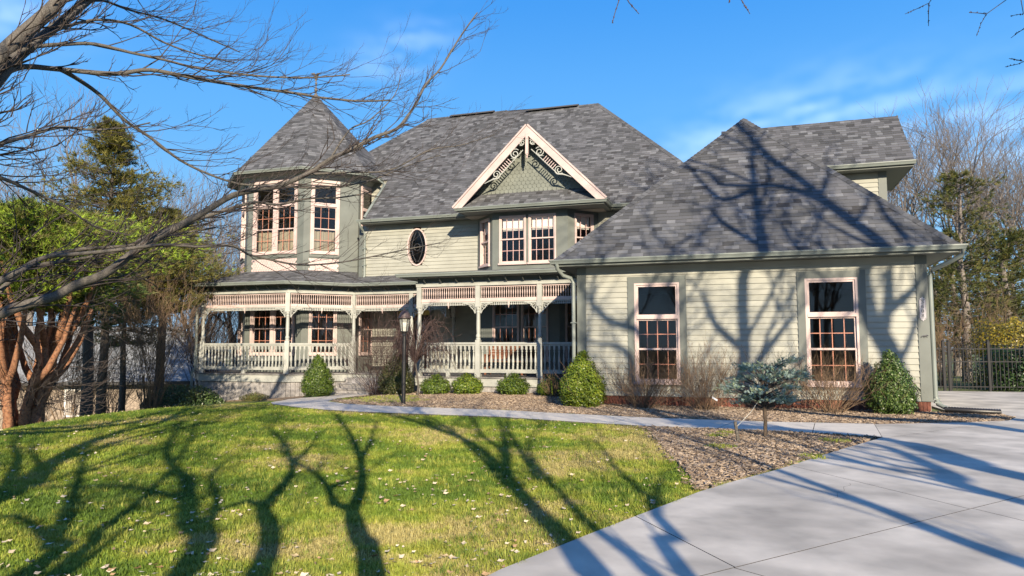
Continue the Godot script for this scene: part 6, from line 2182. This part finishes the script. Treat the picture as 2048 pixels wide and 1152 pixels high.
func make_background() -> void:
	var r := RandomNumberGenerator.new()
	r.seed = 17
	# multi-stemmed conifer with peeling orange bark, left edge
	var lime := [Color(0.16, 0.24, 0.022), Color(0.22, 0.32, 0.028), Color(0.27, 0.37, 0.035), Color(0.11, 0.14, 0.02), Color(0.18, 0.17, 0.05), Color(0.13, 0.12, 0.04)]
	var b1 := on_ground(-10.45, -15.6, -0.05)
	var t1 := thing("orange_barked_conifer", "bright lime green conifer with several orange brown stems at the left edge of the lawn", "tree", b1)
	for s in 11:
		var a := TAU * s / 11.0 + 0.4
		var mb := MB.new()
		var out := Vector3(cos(a), 0, sin(a)) * r.randf_range(0.3, 0.8)
		var side := Vector3(-sin(a), 0, cos(a))
		var pts := PackedVector3Array()
		var rr := PackedFloat32Array()
		var bend := r.randf_range(-0.35, 0.35)
		for k in 10:
			var f := k / 9.0
			pts.append(out * (0.16 + 1.15 * pow(f, 0.75)) + side * bend * sin(f * 2.6) + Vector3(r.randf() - 0.5, 0, r.randf() - 0.5) * 0.10 + Vector3(0, 3.9 * f, 0))
			rr.append(lerpf(0.12, 0.04, pow(f, 0.7)) * r.randf_range(0.8, 1.2))
		var line := smooth_line(pts, rr, 0.08)
		for k in line[1].size():
			line[1][k] *= r.randf_range(0.88, 1.12)
		mb.tube(line[0], line[1], 9)
		for fk in 2:
			var j := 3 + 2 * fk
			var fp := pts[j]
			var fd := (out.normalized() * 0.6 + side * (1.0 if fk else -1.0) * 0.7 + Vector3(0, 1.0, 0)).normalized()
			mb.tube(PackedVector3Array([fp, fp + fd * 0.5, fp + fd * 0.95 + Vector3(0, 0.25, 0), fp + fd * 1.3 + Vector3(0, 0.7, 0)]), PackedFloat32Array([0.085, 0.07, 0.055, 0.035]), 8)
		var st := part(t1, "stem", mb.mesh(), M.bark_orange)
		mb = MB.new()
		for k in 9:
			var q := pts[2 + k % 7]
			twig(mb, q, (out.normalized() + Vector3(r.randf() - 0.5, r.randf() - 0.4, r.randf() - 0.5) * 1.4).normalized(), 1.0, 0.013, 2, r)
		part(st, "twigs", mb.mesh(), M.twig_grey)
	var mw := MB.new()
	var mn := MB.new()
	conifer(mw, mn, 5.1, 2.9, [1.0, 1.8, 2.3, 2.35, 2.0, 1.3, 0.4], 520, lime, 0.15, 30, 3, 0.12, 0.6)
	part(t1, "crown", mn.mesh(), M.needle)
	part(t1, "branches", mw.mesh(), M.twig_grey)
	# darker conifer on a straight dark trunk
	var dark := [Color(0.06, 0.10, 0.025), Color(0.09, 0.14, 0.03), Color(0.13, 0.14, 0.04), Color(0.05, 0.08, 0.02)]
	for s in [[-11.75, -20.2, 5.4, 0.17, "dark green conifer on a straight dark trunk left of the porch", 1], [-13.6, -25.5, 5.0, 0.12, "shaded conifer with thin dark trunk behind the brown shrubs", 2]]:
		var o := thing("dark_conifer", s[4], "tree", on_ground(s[0], s[1], -0.05))
		var mb := MB.new()
		mb.tube(PackedVector3Array([Vector3(0, 0, 0), Vector3(0.02, 1.4, 0), Vector3(-0.03, 3.0, 0.02), Vector3(0, s[2], 0)]), PackedFloat32Array([s[3], s[3] * 0.85, s[3] * 0.7, 0.04]), 10)
		part(o, "trunk", mb.mesh(), M.bark_dark)
		mw = MB.new(); mn = MB.new()
		conifer(mw, mn, s[2], 2.9, [0.8, 1.3, 1.2, 0.9, 0.4], 90, dark, 0.2, 12, 40 + s[5], 0.2, 0.5)
		for q in 14:
			twig(mw, Vector3(0, r.randf_range(0.8, 2.6), 0), Vector3(r.randf() - 0.5, r.randf_range(-0.25, 0.15), r.randf() - 0.5).normalized(), 1.2, 0.013, 2, r)
		part(o, "crown", mn.mesh(), M.needle)
		part(o, "branches", mw.mesh(), M.bark_dark)
	# tall juniper
	var gold := [Color(0.11, 0.11, 0.02), Color(0.15, 0.14, 0.025), Color(0.08, 0.09, 0.02), Color(0.19, 0.17, 0.035), Color(0.06, 0.075, 0.02)]
	for s in [[-13.5, -24.0, 10.4, "tall golden olive juniper with a ragged top behind the left shrubs", 1.3], [-12.1, -25.0, 7.0, "shorter golden juniper just right of the tall one", 0.95]]:
		var o := thing("juniper_tree", s[3], "tree", on_ground(s[0], s[1], -0.05))
		var mb := MB.new()
		mb.tube(PackedVector3Array([Vector3(0, 0, 0), Vector3(0.05, 3.0, 0), Vector3(0, 6.0, 0), Vector3(0.1, s[2] - 0.3, 0)]), PackedFloat32Array([0.17, 0.13, 0.09, 0.02]), 9)
		part(o, "trunk", mb.mesh(), M.bark_dark)
		mw = MB.new(); mn = MB.new()
		conifer(mw, mn, s[2], 3.4, [0.9 * s[4], 1.8 * s[4], 1.75 * s[4], 1.35 * s[4], 0.95 * s[4], 0.6 * s[4], 0.18], 480, gold, 0.19, 18, int(s[2] * 7), 0.02, 0.55)
		part(o, "crown", mn.mesh(), M.needle)
		part(o, "branches", mw.mesh(), M.bark_dark)
	# thicket of brown shrubs left of the porch
	var sp := [[-12.9, -21.6, 3.3, 1.3, 64, "twig_tan", "tall arching brown shrub left of the porch, nearest the dark trunk"], [-11.5, -23.2, 3.4, 1.35, 72, "twig_tan", "tall arching brown shrub just left of the porch corner post"], [-11.2, -26.6, 3.9, 1.4, 60, "twig_grey", "grey bare shrub seen behind the left end of the porch"], [-10.4, -29.8, 4.3, 1.8, 80, "twig_grey", "bare hedge shrub seen through the left porch bay"], [-14.6, -22.2, 2.2, 1.0, 26, "twig_grey", "low bare shrub between the two dark trunks"], [-12.9, -18.6, 1.6, 0.9, 24, "twig_grey", "low bare shrub right of the orange stems"], [-12.6, -31.0, 4.2, 1.8, 70, "twig_grey", "bare hedge shrub seen just left of the porch's far post"], [-14.6, -26.5, 2.6, 1.4, 50, "twig_grey", "low tangled bare shrub behind the thin dark trunks"], [15.6, -26.5, 2.2, 1.4, 46, "twig_tan", "dry brush behind the fence near the garage corner"], [18.6, -27.5, 2.4, 1.6, 46, "twig_tan", "dry brush behind the yellow flowering shrub"]]
	for s in sp:
		var o := thing("bare_shrub", s[6], "shrub", on_ground(s[0], s[1], -0.03), 0.0, "leafless shrubs")
		part(o, "stems", twig_shrub(s[2], s[3], s[4], int(absf(s[0] * 13)), 0.011, 3, 0.55), M[s[5]])
	var gs := thing("green_shrub", "low dark green leafy shrub at the left foot of the porch", "shrub", on_ground(-10.9, -24.3, -0.02))
	var fm := MB.new()
	for k in 5200:
		var a := r.randf() * TAU
		var d := sqrt(r.randf()) * 1.25
		var p := Vector3(cos(a) * d * 1.1, pow(r.randf(), 0.7) * 0.75 * (1.0 - pow(d / 1.3, 3)) + 0.03, sin(a) * d * 0.8)
		add_leaf(fm, p, Vector3(r.randf() - 0.5, r.randf() * 0.8, r.randf() - 0.2).normalized(), 0.04, [Color(0.04, 0.075, 0.02), Color(0.06, 0.10, 0.03), Color(0.09, 0.13, 0.04), Color(0.03, 0.055, 0.015)][k % 4], r)
	part(gs, "foliage", fm.mesh(), M.leaf)
	part(gs, "stems", twig_shrub(0.7, 1.1, 24, 91, 0.006, 2, 0.9), M.twig_tan)
	# bare trees further off
	var variants := []
	for v in 3:
		var q := RandomNumberGenerator.new()
		q.seed = 60 + v
		var tm := MB.new()
		var cm := MB.new()
		var p := Vector3.ZERO
		var pts := PackedVector3Array([Vector3(0, -0.3, 0), Vector3(0.05, 2.0, 0), Vector3(0.0, 4.2, 0.1)])
		tm.tube(pts, PackedFloat32Array([0.24, 0.2, 0.17]), 8)
		for k in 5:
			var a := TAU * k / 5.0 + q.randf()
			bare(cm, Vector3(0, 2.6 + 0.38 * k, 0), Vector3(cos(a) * 0.45, 1, sin(a) * 0.45).normalized(), 3.3, 0.10, 5, q, 0.2)
		variants.append([tm.mesh(), cm.mesh()])
	var far := [
		[-25.5, -38.0, 1.25, 0, "tall pale bare tree far behind the lime green conifer"], [-15.5, -36.0, 0.86, 1, "bare tree behind the left side of the tower"], [-18.0, -40.0, 0.95, 2, "bare tree between the juniper and the tower, farther back"], [-30.0, -46.0, 1.1, 1, "distant bare tree at the far left behind the lime conifer"], [-12.6, -33.0, 0.72, 2, "bare tree whose twigs touch the tower eave"], [-13.6, -43.0, 0.9, 0, "distant bare tree close beside the tower wall"],
		[24.5, -42.0, 1.14, 1, "bare tree rising right of the garage roof, nearest the house"], [28.5, -43.0, 1.16, 0, "fine twigged tall bare tree behind the right conifer"], [33.0, -45.0, 1.2, 2, "tall bare tree at the right edge of the view"], [30.5, -52.0, 1.3, 1, "distant bare tree behind the right conifer's top"], [21.5, -47.0, 0.92, 2, "bare tree low behind the garage dormer's eave"], [36.5, -50.0, 1.25, 0, "bare tree farthest right"], [17.0, -52.0, 1.05, 1, "bare tree hidden behind the garage roof with twig tips above the ridge"]]
	for s in far:
		var o := thing("bare_tree", s[4], "tree", on_ground(s[0], s[1], -0.1), s[0], "bare trees in the distance")
		o.scale = Vector3.ONE * s[2]
		part(o, "trunk", variants[s[3]][0], M.bark_far)
		part(o, "crown", variants[s[3]][1], M.bark_far)
	# the wood across the street, behind the viewpoint
	for q in 34:
		var a := lerpf(-1.35, 1.5, (q + r.randf() * 0.8) / 34.0)
		var dd := r.randf_range(44.0, 62.0)
		var o := thing("street_tree", "leafless tree of the wood across the street behind the viewpoint", "tree", Vector3(sin(a) * dd, -0.1, cos(a) * dd), r.randf() * TAU, "wood across the street")
		o.scale = Vector3.ONE * r.randf_range(1.0, 1.25)
		part(o, "trunk", variants[q % 3][0], M.bark_far)
		part(o, "crown", variants[q % 3][1], M.bark_far)
	# conifers right of the house
	var olive := [Color(0.07, 0.085, 0.018), Color(0.10, 0.11, 0.022), Color(0.05, 0.065, 0.015), Color(0.13, 0.12, 0.03)]
	for s in [[18.4, -29.5, 8.6, 1.0, "olive green conifer with open layered branches right of the garage"], [20.8, -30.5, 6.6, 0.9, "second olive conifer at the right edge of the view"], [16.2, -31.0, 5.6, 0.9, "short olive conifer close behind the garage corner"], [22.0, -36.0, 5.6, 1.5, "broad low olive conifer filling the gap behind the right fence"], [18.0, -37.0, 5.0, 1.5, "broad low olive conifer behind the garage corner, farther back"], [26.0, -37.5, 6.0, 1.5, "broad olive conifer farthest right behind the yellow shrub"]]:
		var o := thing("olive_conifer", s[4], "tree", on_ground(s[0], s[1], -0.05), 0.0, "conifers right of the house")
		var mb := MB.new()
		mb.tube(PackedVector3Array([Vector3(0, 0, 0), Vector3(0.1, 3.0, 0), Vector3(-0.05, 5.0, 0), Vector3(0.15, s[2] - 0.2, 0)]), PackedFloat32Array([0.2, 0.15, 0.10, 0.02]), 9)
		part(o, "trunk", mb.mesh(), M.bark_far)
		mw = MB.new(); mn = MB.new()
		conifer(mw, mn, s[2], 1.0, [2.0 * s[3], 2.3 * s[3], 2.0 * s[3], 1.9 * s[3], 1.4 * s[3], 1.2 * s[3], 0.4], 190, olive, 0.22, 13, int(s[2] * 11), 0.04, 0.6)
		part(o, "crown", mn.mesh(), M.needle)
		part(o, "branches", mw.mesh(), M.bark_dark)
	for s in [[17.3, -25.0, 2.5, "yellow flowering shrub behind the fence at the right edge", [Color(0.22, 0.17, 0.015), Color(0.16, 0.14, 0.02), Color(0.10, 0.10, 0.02), Color(0.26, 0.20, 0.02)]], [16.6, -23.5, 1.5, "dark green clipped hedge by the fence at the right edge", [Color(0.02, 0.045, 0.012), Color(0.03, 0.06, 0.015), Color(0.045, 0.08, 0.02), Color(0.015, 0.035, 0.01)]]]:
		var o := thing("hedge_shrub", s[3], "shrub", on_ground(s[0], s[1], -0.02))
		fm = MB.new()
		for k in 9000:
			var a := r.randf() * TAU
			var y := r.randf()
			var d: float = (1.3 - 0.35 * pow(y, 3)) * pow(r.randf(), 0.35) * (1.0 + 0.12 * sin(a * 5.0 + y * 7.0))
			add_leaf(fm, Vector3(cos(a) * d * 1.2, y * s[2] * (1.0 - 0.12 * absf(sin(a * 3.0))), sin(a) * d), (Vector3(cos(a), y * 0.8, sin(a)) + Vector3(r.randf() - 0.5, r.randf() - 0.5, r.randf() - 0.5)).normalized(), 0.045, s[4][k % 4], r)
		part(o, "foliage", fm.mesh(), M.leaf)
		part(o, "stems", twig_shrub(s[2] * 0.9, 0.9, 22, int(s[2] * 31), 0.009, 2, 0.6), M.bark_dark)
	# metal fence across the end of the drive
	var fa := Vector3(12.6, 0, -23.1)
	var fb := Vector3(19.2, 0, -22.0)
	var fn := thing("metal_fence", "black metal picket fence with gate posts across the end of the driveway", "fence", fa, -atan2(fb.z - fa.z, fb.x - fa.x))
	var fl := fa.distance_to(fb)
	for y in [0.14, 0.92, 1.32]:
		var mb := MB.new()
		mb.bx(0, fl, y, y + 0.03, -0.015, 0.015)
		part(fn, "rail", mb.mesh(), M.fence_metal)
	var pm := MB.new()
	pm.bx(-0.009, 0.009, 0.06, 1.42, -0.009, 0.009)
	pm.lathe([Vector2(0.009, 1.42), Vector2(0.016, 1.44), Vector2(0, 1.50)], 4)
	var pmesh := pm.mesh()
	var x := 0.08
	while x < fl:
		part(fn, "picket", pmesh, M.fence_metal, Transform3D(Basis(), Vector3(x, 0, 0)))
		x += 0.115
	for px in [0.0, 1.0, 1.16, 2.3, 3.4, 3.55, 4.9, 6.2]:
		var mb := MB.new()
		mb.bx(px - 0.035, px + 0.035, -0.1, 1.56, -0.035, 0.035)
		var post := part(fn, "post", mb.mesh(), M.fence_metal)
		mb = MB.new()
		mb.lathe([Vector2(0.0, 1.56), Vector2(0.045, 1.561), Vector2(0.045, 1.59), Vector2(0, 1.62)], 4, Transform3D(Basis(), Vector3(px, 0, 0)))
		part(post, "cap", mb.mesh(), M.fence_metal)
	# neighbour's house beyond the slope on the left
	var nh := thing("neighbour_house", "low brick house with a grey roof glimpsed through the trees at the left", "house", Vector3(-24.5, -2.7, -37.0), 0.25)
	var mb3 := MB.new()
	mb3.bx(-9, 9, 0, 2.55, -4, 4)
	part(nh, "wall", mb3.mesh(), M.far_wall)
	mb3 = MB.new()
	mb3.quad(Vector3(-9.5, 2.5, 4.6), Vector3(9.5, 2.5, 4.6), Vector3(7.0, 5.2, 0), Vector3(-7.0, 5.2, 0))
	mb3.quad(Vector3(9.5, 2.5, -4.6), Vector3(-9.5, 2.5, -4.6), Vector3(-7.0, 5.2, 0), Vector3(7.0, 5.2, 0))
	mb3.tri(Vector3(9.5, 2.5, 4.6), Vector3(9.5, 2.5, -4.6), Vector3(7.0, 5.2, 0))
	mb3.tri(Vector3(-9.5, 2.5, -4.6), Vector3(-9.5, 2.5, 4.6), Vector3(-7.0, 5.2, 0))
	part(nh, "roof", mb3.mesh(), M.far_roof)
	mb3 = MB.new()
	mb3.bx(-9.5, 9.5, 2.38, 2.52, 4.56, 4.66)
	part(nh, "gutter", mb3.mesh(), M.black_metal)
	for wx in [-6.0, -1.5, 3.5]:
		mb3 = MB.new()
		mb3.bx(wx - 0.6, wx + 0.6, 0.9, 2.2, 3.98, 4.05)
		var wn := part(nh, "window", mb3.mesh(), M.white_plastic)
		mb3 = MB.new()
		mb3.bx(wx - 0.52, wx + 0.52, 0.98, 2.12, 4.051, 4.06)
		part(wn, "pane", mb3.mesh(), M.room)

func in_poly(p: Vector2, poly: PackedVector2Array) -> bool:
	return Geometry2D.is_point_in_polygon(p, poly)

func make_lawn_detail() -> void:
	var r := RandomNumberGenerator.new()
	r.seed = 99
	var nz := FastNoiseLite.new()
	nz.seed = 4
	nz.frequency = 0.35
	nz.fractal_octaves = 4
	# grass
	var tuft := MB.new()
	for k in 9:
		var a := r.randf() * TAU
		var o := Vector3(cos(a), 0, sin(a))
		var b := o * r.randf() * 0.022
		var lean := o * r.randf_range(0.006, 0.03)
		var h := r.randf_range(0.020, 0.042)
		var w := o.cross(Vector3.UP) * 0.0022
		var tip := b + lean + Vector3(0, h, 0)
		var mid := b + lean * 0.35 + Vector3(0, h * 0.6, 0)
		var g := r.randf_range(0.75, 1.15)
		tuft.quad(b - w, b + w, mid + w * 0.8, mid - w * 0.8, Color(g, g, g))
		tuft.tri(mid - w * 0.8, mid + w * 0.8, tip, Color(g, g, g))
	var xf := []
	var cols := []
	var ramp := [Color(0.105, 0.18, 0.016), Color(0.17, 0.25, 0.022), Color(0.26, 0.32, 0.034), Color(0.35, 0.36, 0.06), Color(0.43, 0.37, 0.14)]
	var tries := 0
	while xf.size() < 110000 and tries < 400000:
		tries += 1
		# even over the lawn in view, denser near the camera
		var dist := 3.2 + 19.0 * pow(r.randf(), 1.55)
		var ang := r.randf_range(-0.72, 0.40)
		var x := sin(ang) * dist
		var z := -cos(ang) * dist
		if x < -12.5: continue
		var p := Vector2(x, z)
		if in_poly(p, DRIVE) or in_poly(p, WALK) or in_poly(p, ISLAND) or in_poly(p, BED) or in_poly(p, BED_LEFT): continue
		var n := nz.get_noise_2d(x, z) * 1.5 + nz.get_noise_2d(x * 5.0, z * 5.0) * 0.6
		var toward := sstep(-5.0, 2.0, x) * 0.32 - 0.10
		var f := clampf(0.42 + n + toward + r.randf_range(-0.16, 0.16), 0.0, 0.999) * 4.0
		var i0 := int(f)
		cols.append(ramp[i0].lerp(ramp[i0 + 1], f - i0))
		var s := r.randf_range(0.75, 1.3) * (1.0 if dist < 9.0 else 1.25)
		xf.append(Transform3D(Basis(Vector3.UP, r.randf() * TAU).scaled(Vector3(s * 1.3, s, s * 1.3)), on_ground(x, z, -0.002)))
	scatter("lawn_grass", tuft.mesh(), xf, cols, M.grass, "short patchy green and straw coloured lawn grass", "grass")
	# longer uncut clumps
	var clump := MB.new()
	for k in 14:
		var a := r.randf() * TAU
		var o := Vector3(cos(a), 0, sin(a))
		var b := o * r.randf() * 0.03
		var lean := o * r.randf_range(0.01, 0.06)
		var h := r.randf_range(0.035, 0.085)
		var w := o.cross(Vector3.UP) * 0.0026
		var mid := b + lean * 0.4 + Vector3(0, h * 0.65, 0)
		clump.quad(b - w, b + w, mid + w * 0.8, mid - w * 0.8)
		clump.tri(mid - w * 0.8, mid + w * 0.8, b + lean * 1.2 + Vector3(0, h, 0))
	xf = []; cols = []
	tries = 0
	while xf.size() < 9000 and tries < 90000:
		tries += 1
		var dist := 3.4 + 17.0 * pow(r.randf(), 1.5)
		var ang := r.randf_range(-0.72, 0.40)
		var x := sin(ang) * dist
		var z := -cos(ang) * dist
		var p := Vector2(x, z)
		if x < -9.5 or nz.get_noise_2d(x * 3.0 - 30.0, z * 3.0) < 0.02: continue
		if in_poly(p, DRIVE) or in_poly(p, WALK) or in_poly(p, ISLAND) or in_poly(p, BED) or in_poly(p, BED_LEFT): continue
		var s := r.randf_range(0.6, 1.1)
		xf.append(Transform3D(Basis(Vector3.UP, r.randf() * TAU).scaled(Vector3(s, s, s)), on_ground(x, z, -0.002)))
		cols.append(ramp[0].lerp(ramp[3], r.randf()))
	scatter("grass_clumps", clump.mesh(), xf, cols, M.grass, "longer green clumps standing in the lawn", "grass")
	# grass patch and weeds in the beds
	xf = []; cols = []
	for spot in [[-3.7, -20.3, 1.1, 900], [-3.0, -18.6, 0.9, 500], [3.05, -10.9, 0.16, 60], [4.55, -10.35, 0.2, 60], [2.75, -9.7, 0.2, 70], [3.6, -8.8, 0.16, 50], [3.3, -11.3, 0.14, 50]]:
		for k in spot[3]:
			var a := r.randf() * TAU
			var d: float = sqrt(r.randf()) * spot[2]
			var x: float = spot[0] + cos(a) * d
			var z: float = spot[1] + sin(a) * d
			if in_poly(Vector2(x, z), WALK): continue
			var s := r.randf_range(0.9, 1.6)
			xf.append(Transform3D(Basis(Vector3.UP, r.randf() * TAU).scaled(Vector3(s, s, s)), on_ground(x, z, 0.03)))
			cols.append(ramp[1].lerp(ramp[3], r.randf()))
	scatter("bed_grass", tuft.mesh(), xf, cols, M.grass, "sparse grass and weeds growing in the mulch beds", "grass")
	# mulch chips
	var chip := MB.new()
	chip.box(Transform3D(), Vector3(0.05, 0.008, 0.014))
	var ISLAND_RIM: PackedVector2Array = Geometry2D.offset_polygon(ISLAND, 0.09)[0]
	var BED_RIM: PackedVector2Array = Geometry2D.offset_polygon(BED, 0.07)[0]
	xf = []; cols = []
	tries = 0
	while xf.size() < 42000 and tries < 300000:
		tries += 1
		var x := r.randf_range(-5.5, 10.0)
		var z := -6.6 - 18.5 * pow(r.randf(), 1.2)
		var p := Vector2(x, z)
		if not (in_poly(p, ISLAND) or in_poly(p, BED) or (r.randf() < 0.25 and (in_poly(p, ISLAND_RIM) or in_poly(p, BED_RIM)))): continue
		var s := r.randf_range(0.5, 1.4)
		var b := Basis(Vector3.UP, r.randf() * TAU) * Basis(Vector3(0, 0, 1), r.randf_range(-0.4, 0.4)) * Basis(Vector3.RIGHT, r.randf_range(-0.5, 0.5))
		xf.append(Transform3D(b.scaled(Vector3(s, s, s)), on_ground(x, z, 0.040 + r.randf() * 0.014)))
		cols.append(Color(0.13, 0.09, 0.06).lerp(Color(0.44, 0.35, 0.26), pow(r.randf(), 1.4)))
	scatter("mulch_chips", chip.mesh(), xf, cols, M.chips, "loose weathered wood chips covering the beds", "mulch")
	# fallen leaves
	var leaf := MB.new()
	leaf.quad(Vector3(-0.03, 0.004, 0), Vector3(0, 0.0, 0.012), Vector3(0.032, 0.014, 0), Vector3(0.004, 0.010, -0.012))
	leaf.tri(Vector3(-0.03, 0.004, 0), Vector3(0.004, 0.010, -0.012), Vector3(-0.012, 0.016, -0.018))
	var lm := leaf.mesh()
	var leaf_mats := []
	for c in [Color(0.50, 0.41, 0.28), Color(0.60, 0.52, 0.39), Color(0.34, 0.22, 0.12), Color(0.55, 0.46, 0.33)]:
		leaf_mats.append(mat("leaf_dry%d" % leaf_mats.size(), c, 0.85))
	var spots := []
	tries = 0
	while spots.size() < 1500 and tries < 30000:
		tries += 1
		var dist := 4.2 + 15.0 * pow(r.randf(), 1.35)
		var ang := r.randf_range(-0.65, 0.25)
		var x := sin(ang) * dist
		var z := -cos(ang) * dist
		if x < -8.5: continue
		var p := Vector2(x, z)
		if in_poly(p, DRIVE) or in_poly(p, WALK) or in_poly(p, BED): continue
		if nz.get_noise_2d(x * 1.7 + 40.0, z * 1.7) < -0.12: continue
		spots.append([dist, x, z])
	spots.sort_custom(func(a, b): return a[0] < b[0])
	xf = []; cols = []
	for k in spots.size():
		var s := r.randf_range(0.4, 0.95)
		var t := Transform3D((Basis(Vector3.UP, r.randf() * TAU) * Basis(Vector3.RIGHT, r.randf_range(-0.5, 0.5))).scaled(Vector3(s, s, s)), on_ground(spots[k][1], spots[k][2], 0.034 + r.randf() * 0.014))
		if k < 300:
			var o := part(self, numbered("fallen_leaf"), lm, leaf_mats[k % 4], t)
			o.set_meta("label", "small dry tan leaf fallen on the front lawn")
			o.set_meta("category", "leaf")
			o.set_meta("group", "fallen leaves on the lawn")
		else:
			xf.append(t)
			cols.append([Color(0.50, 0.41, 0.28), Color(0.60, 0.52, 0.39), Color(0.34, 0.22, 0.12), Color(0.55, 0.46, 0.33)][k % 4])
	scatter("leaf_litter", lm, xf, cols, M.dry_leaf, "dry leaves scattered over the farther lawn", "leaves")

func scatter(called: String, mesh: Mesh, xf: Array, cols: Array, m: Material, label: String, category: String) -> void:
	var mm := MultiMesh.new()
	mm.transform_format = MultiMesh.TRANSFORM_3D
	mm.use_colors = true
	mm.mesh = mesh
	mm.instance_count = xf.size()
	for k in xf.size():
		mm.set_instance_transform(k, xf[k])
		mm.set_instance_color(k, cols[k])
	var o := MultiMeshInstance3D.new()
	o.name = called
	o.multimesh = mm
	o.material_override = m
	add_child(o)
	o.set_meta("kind", "stuff")
	o.set_meta("label", label)
	o.set_meta("category", category)
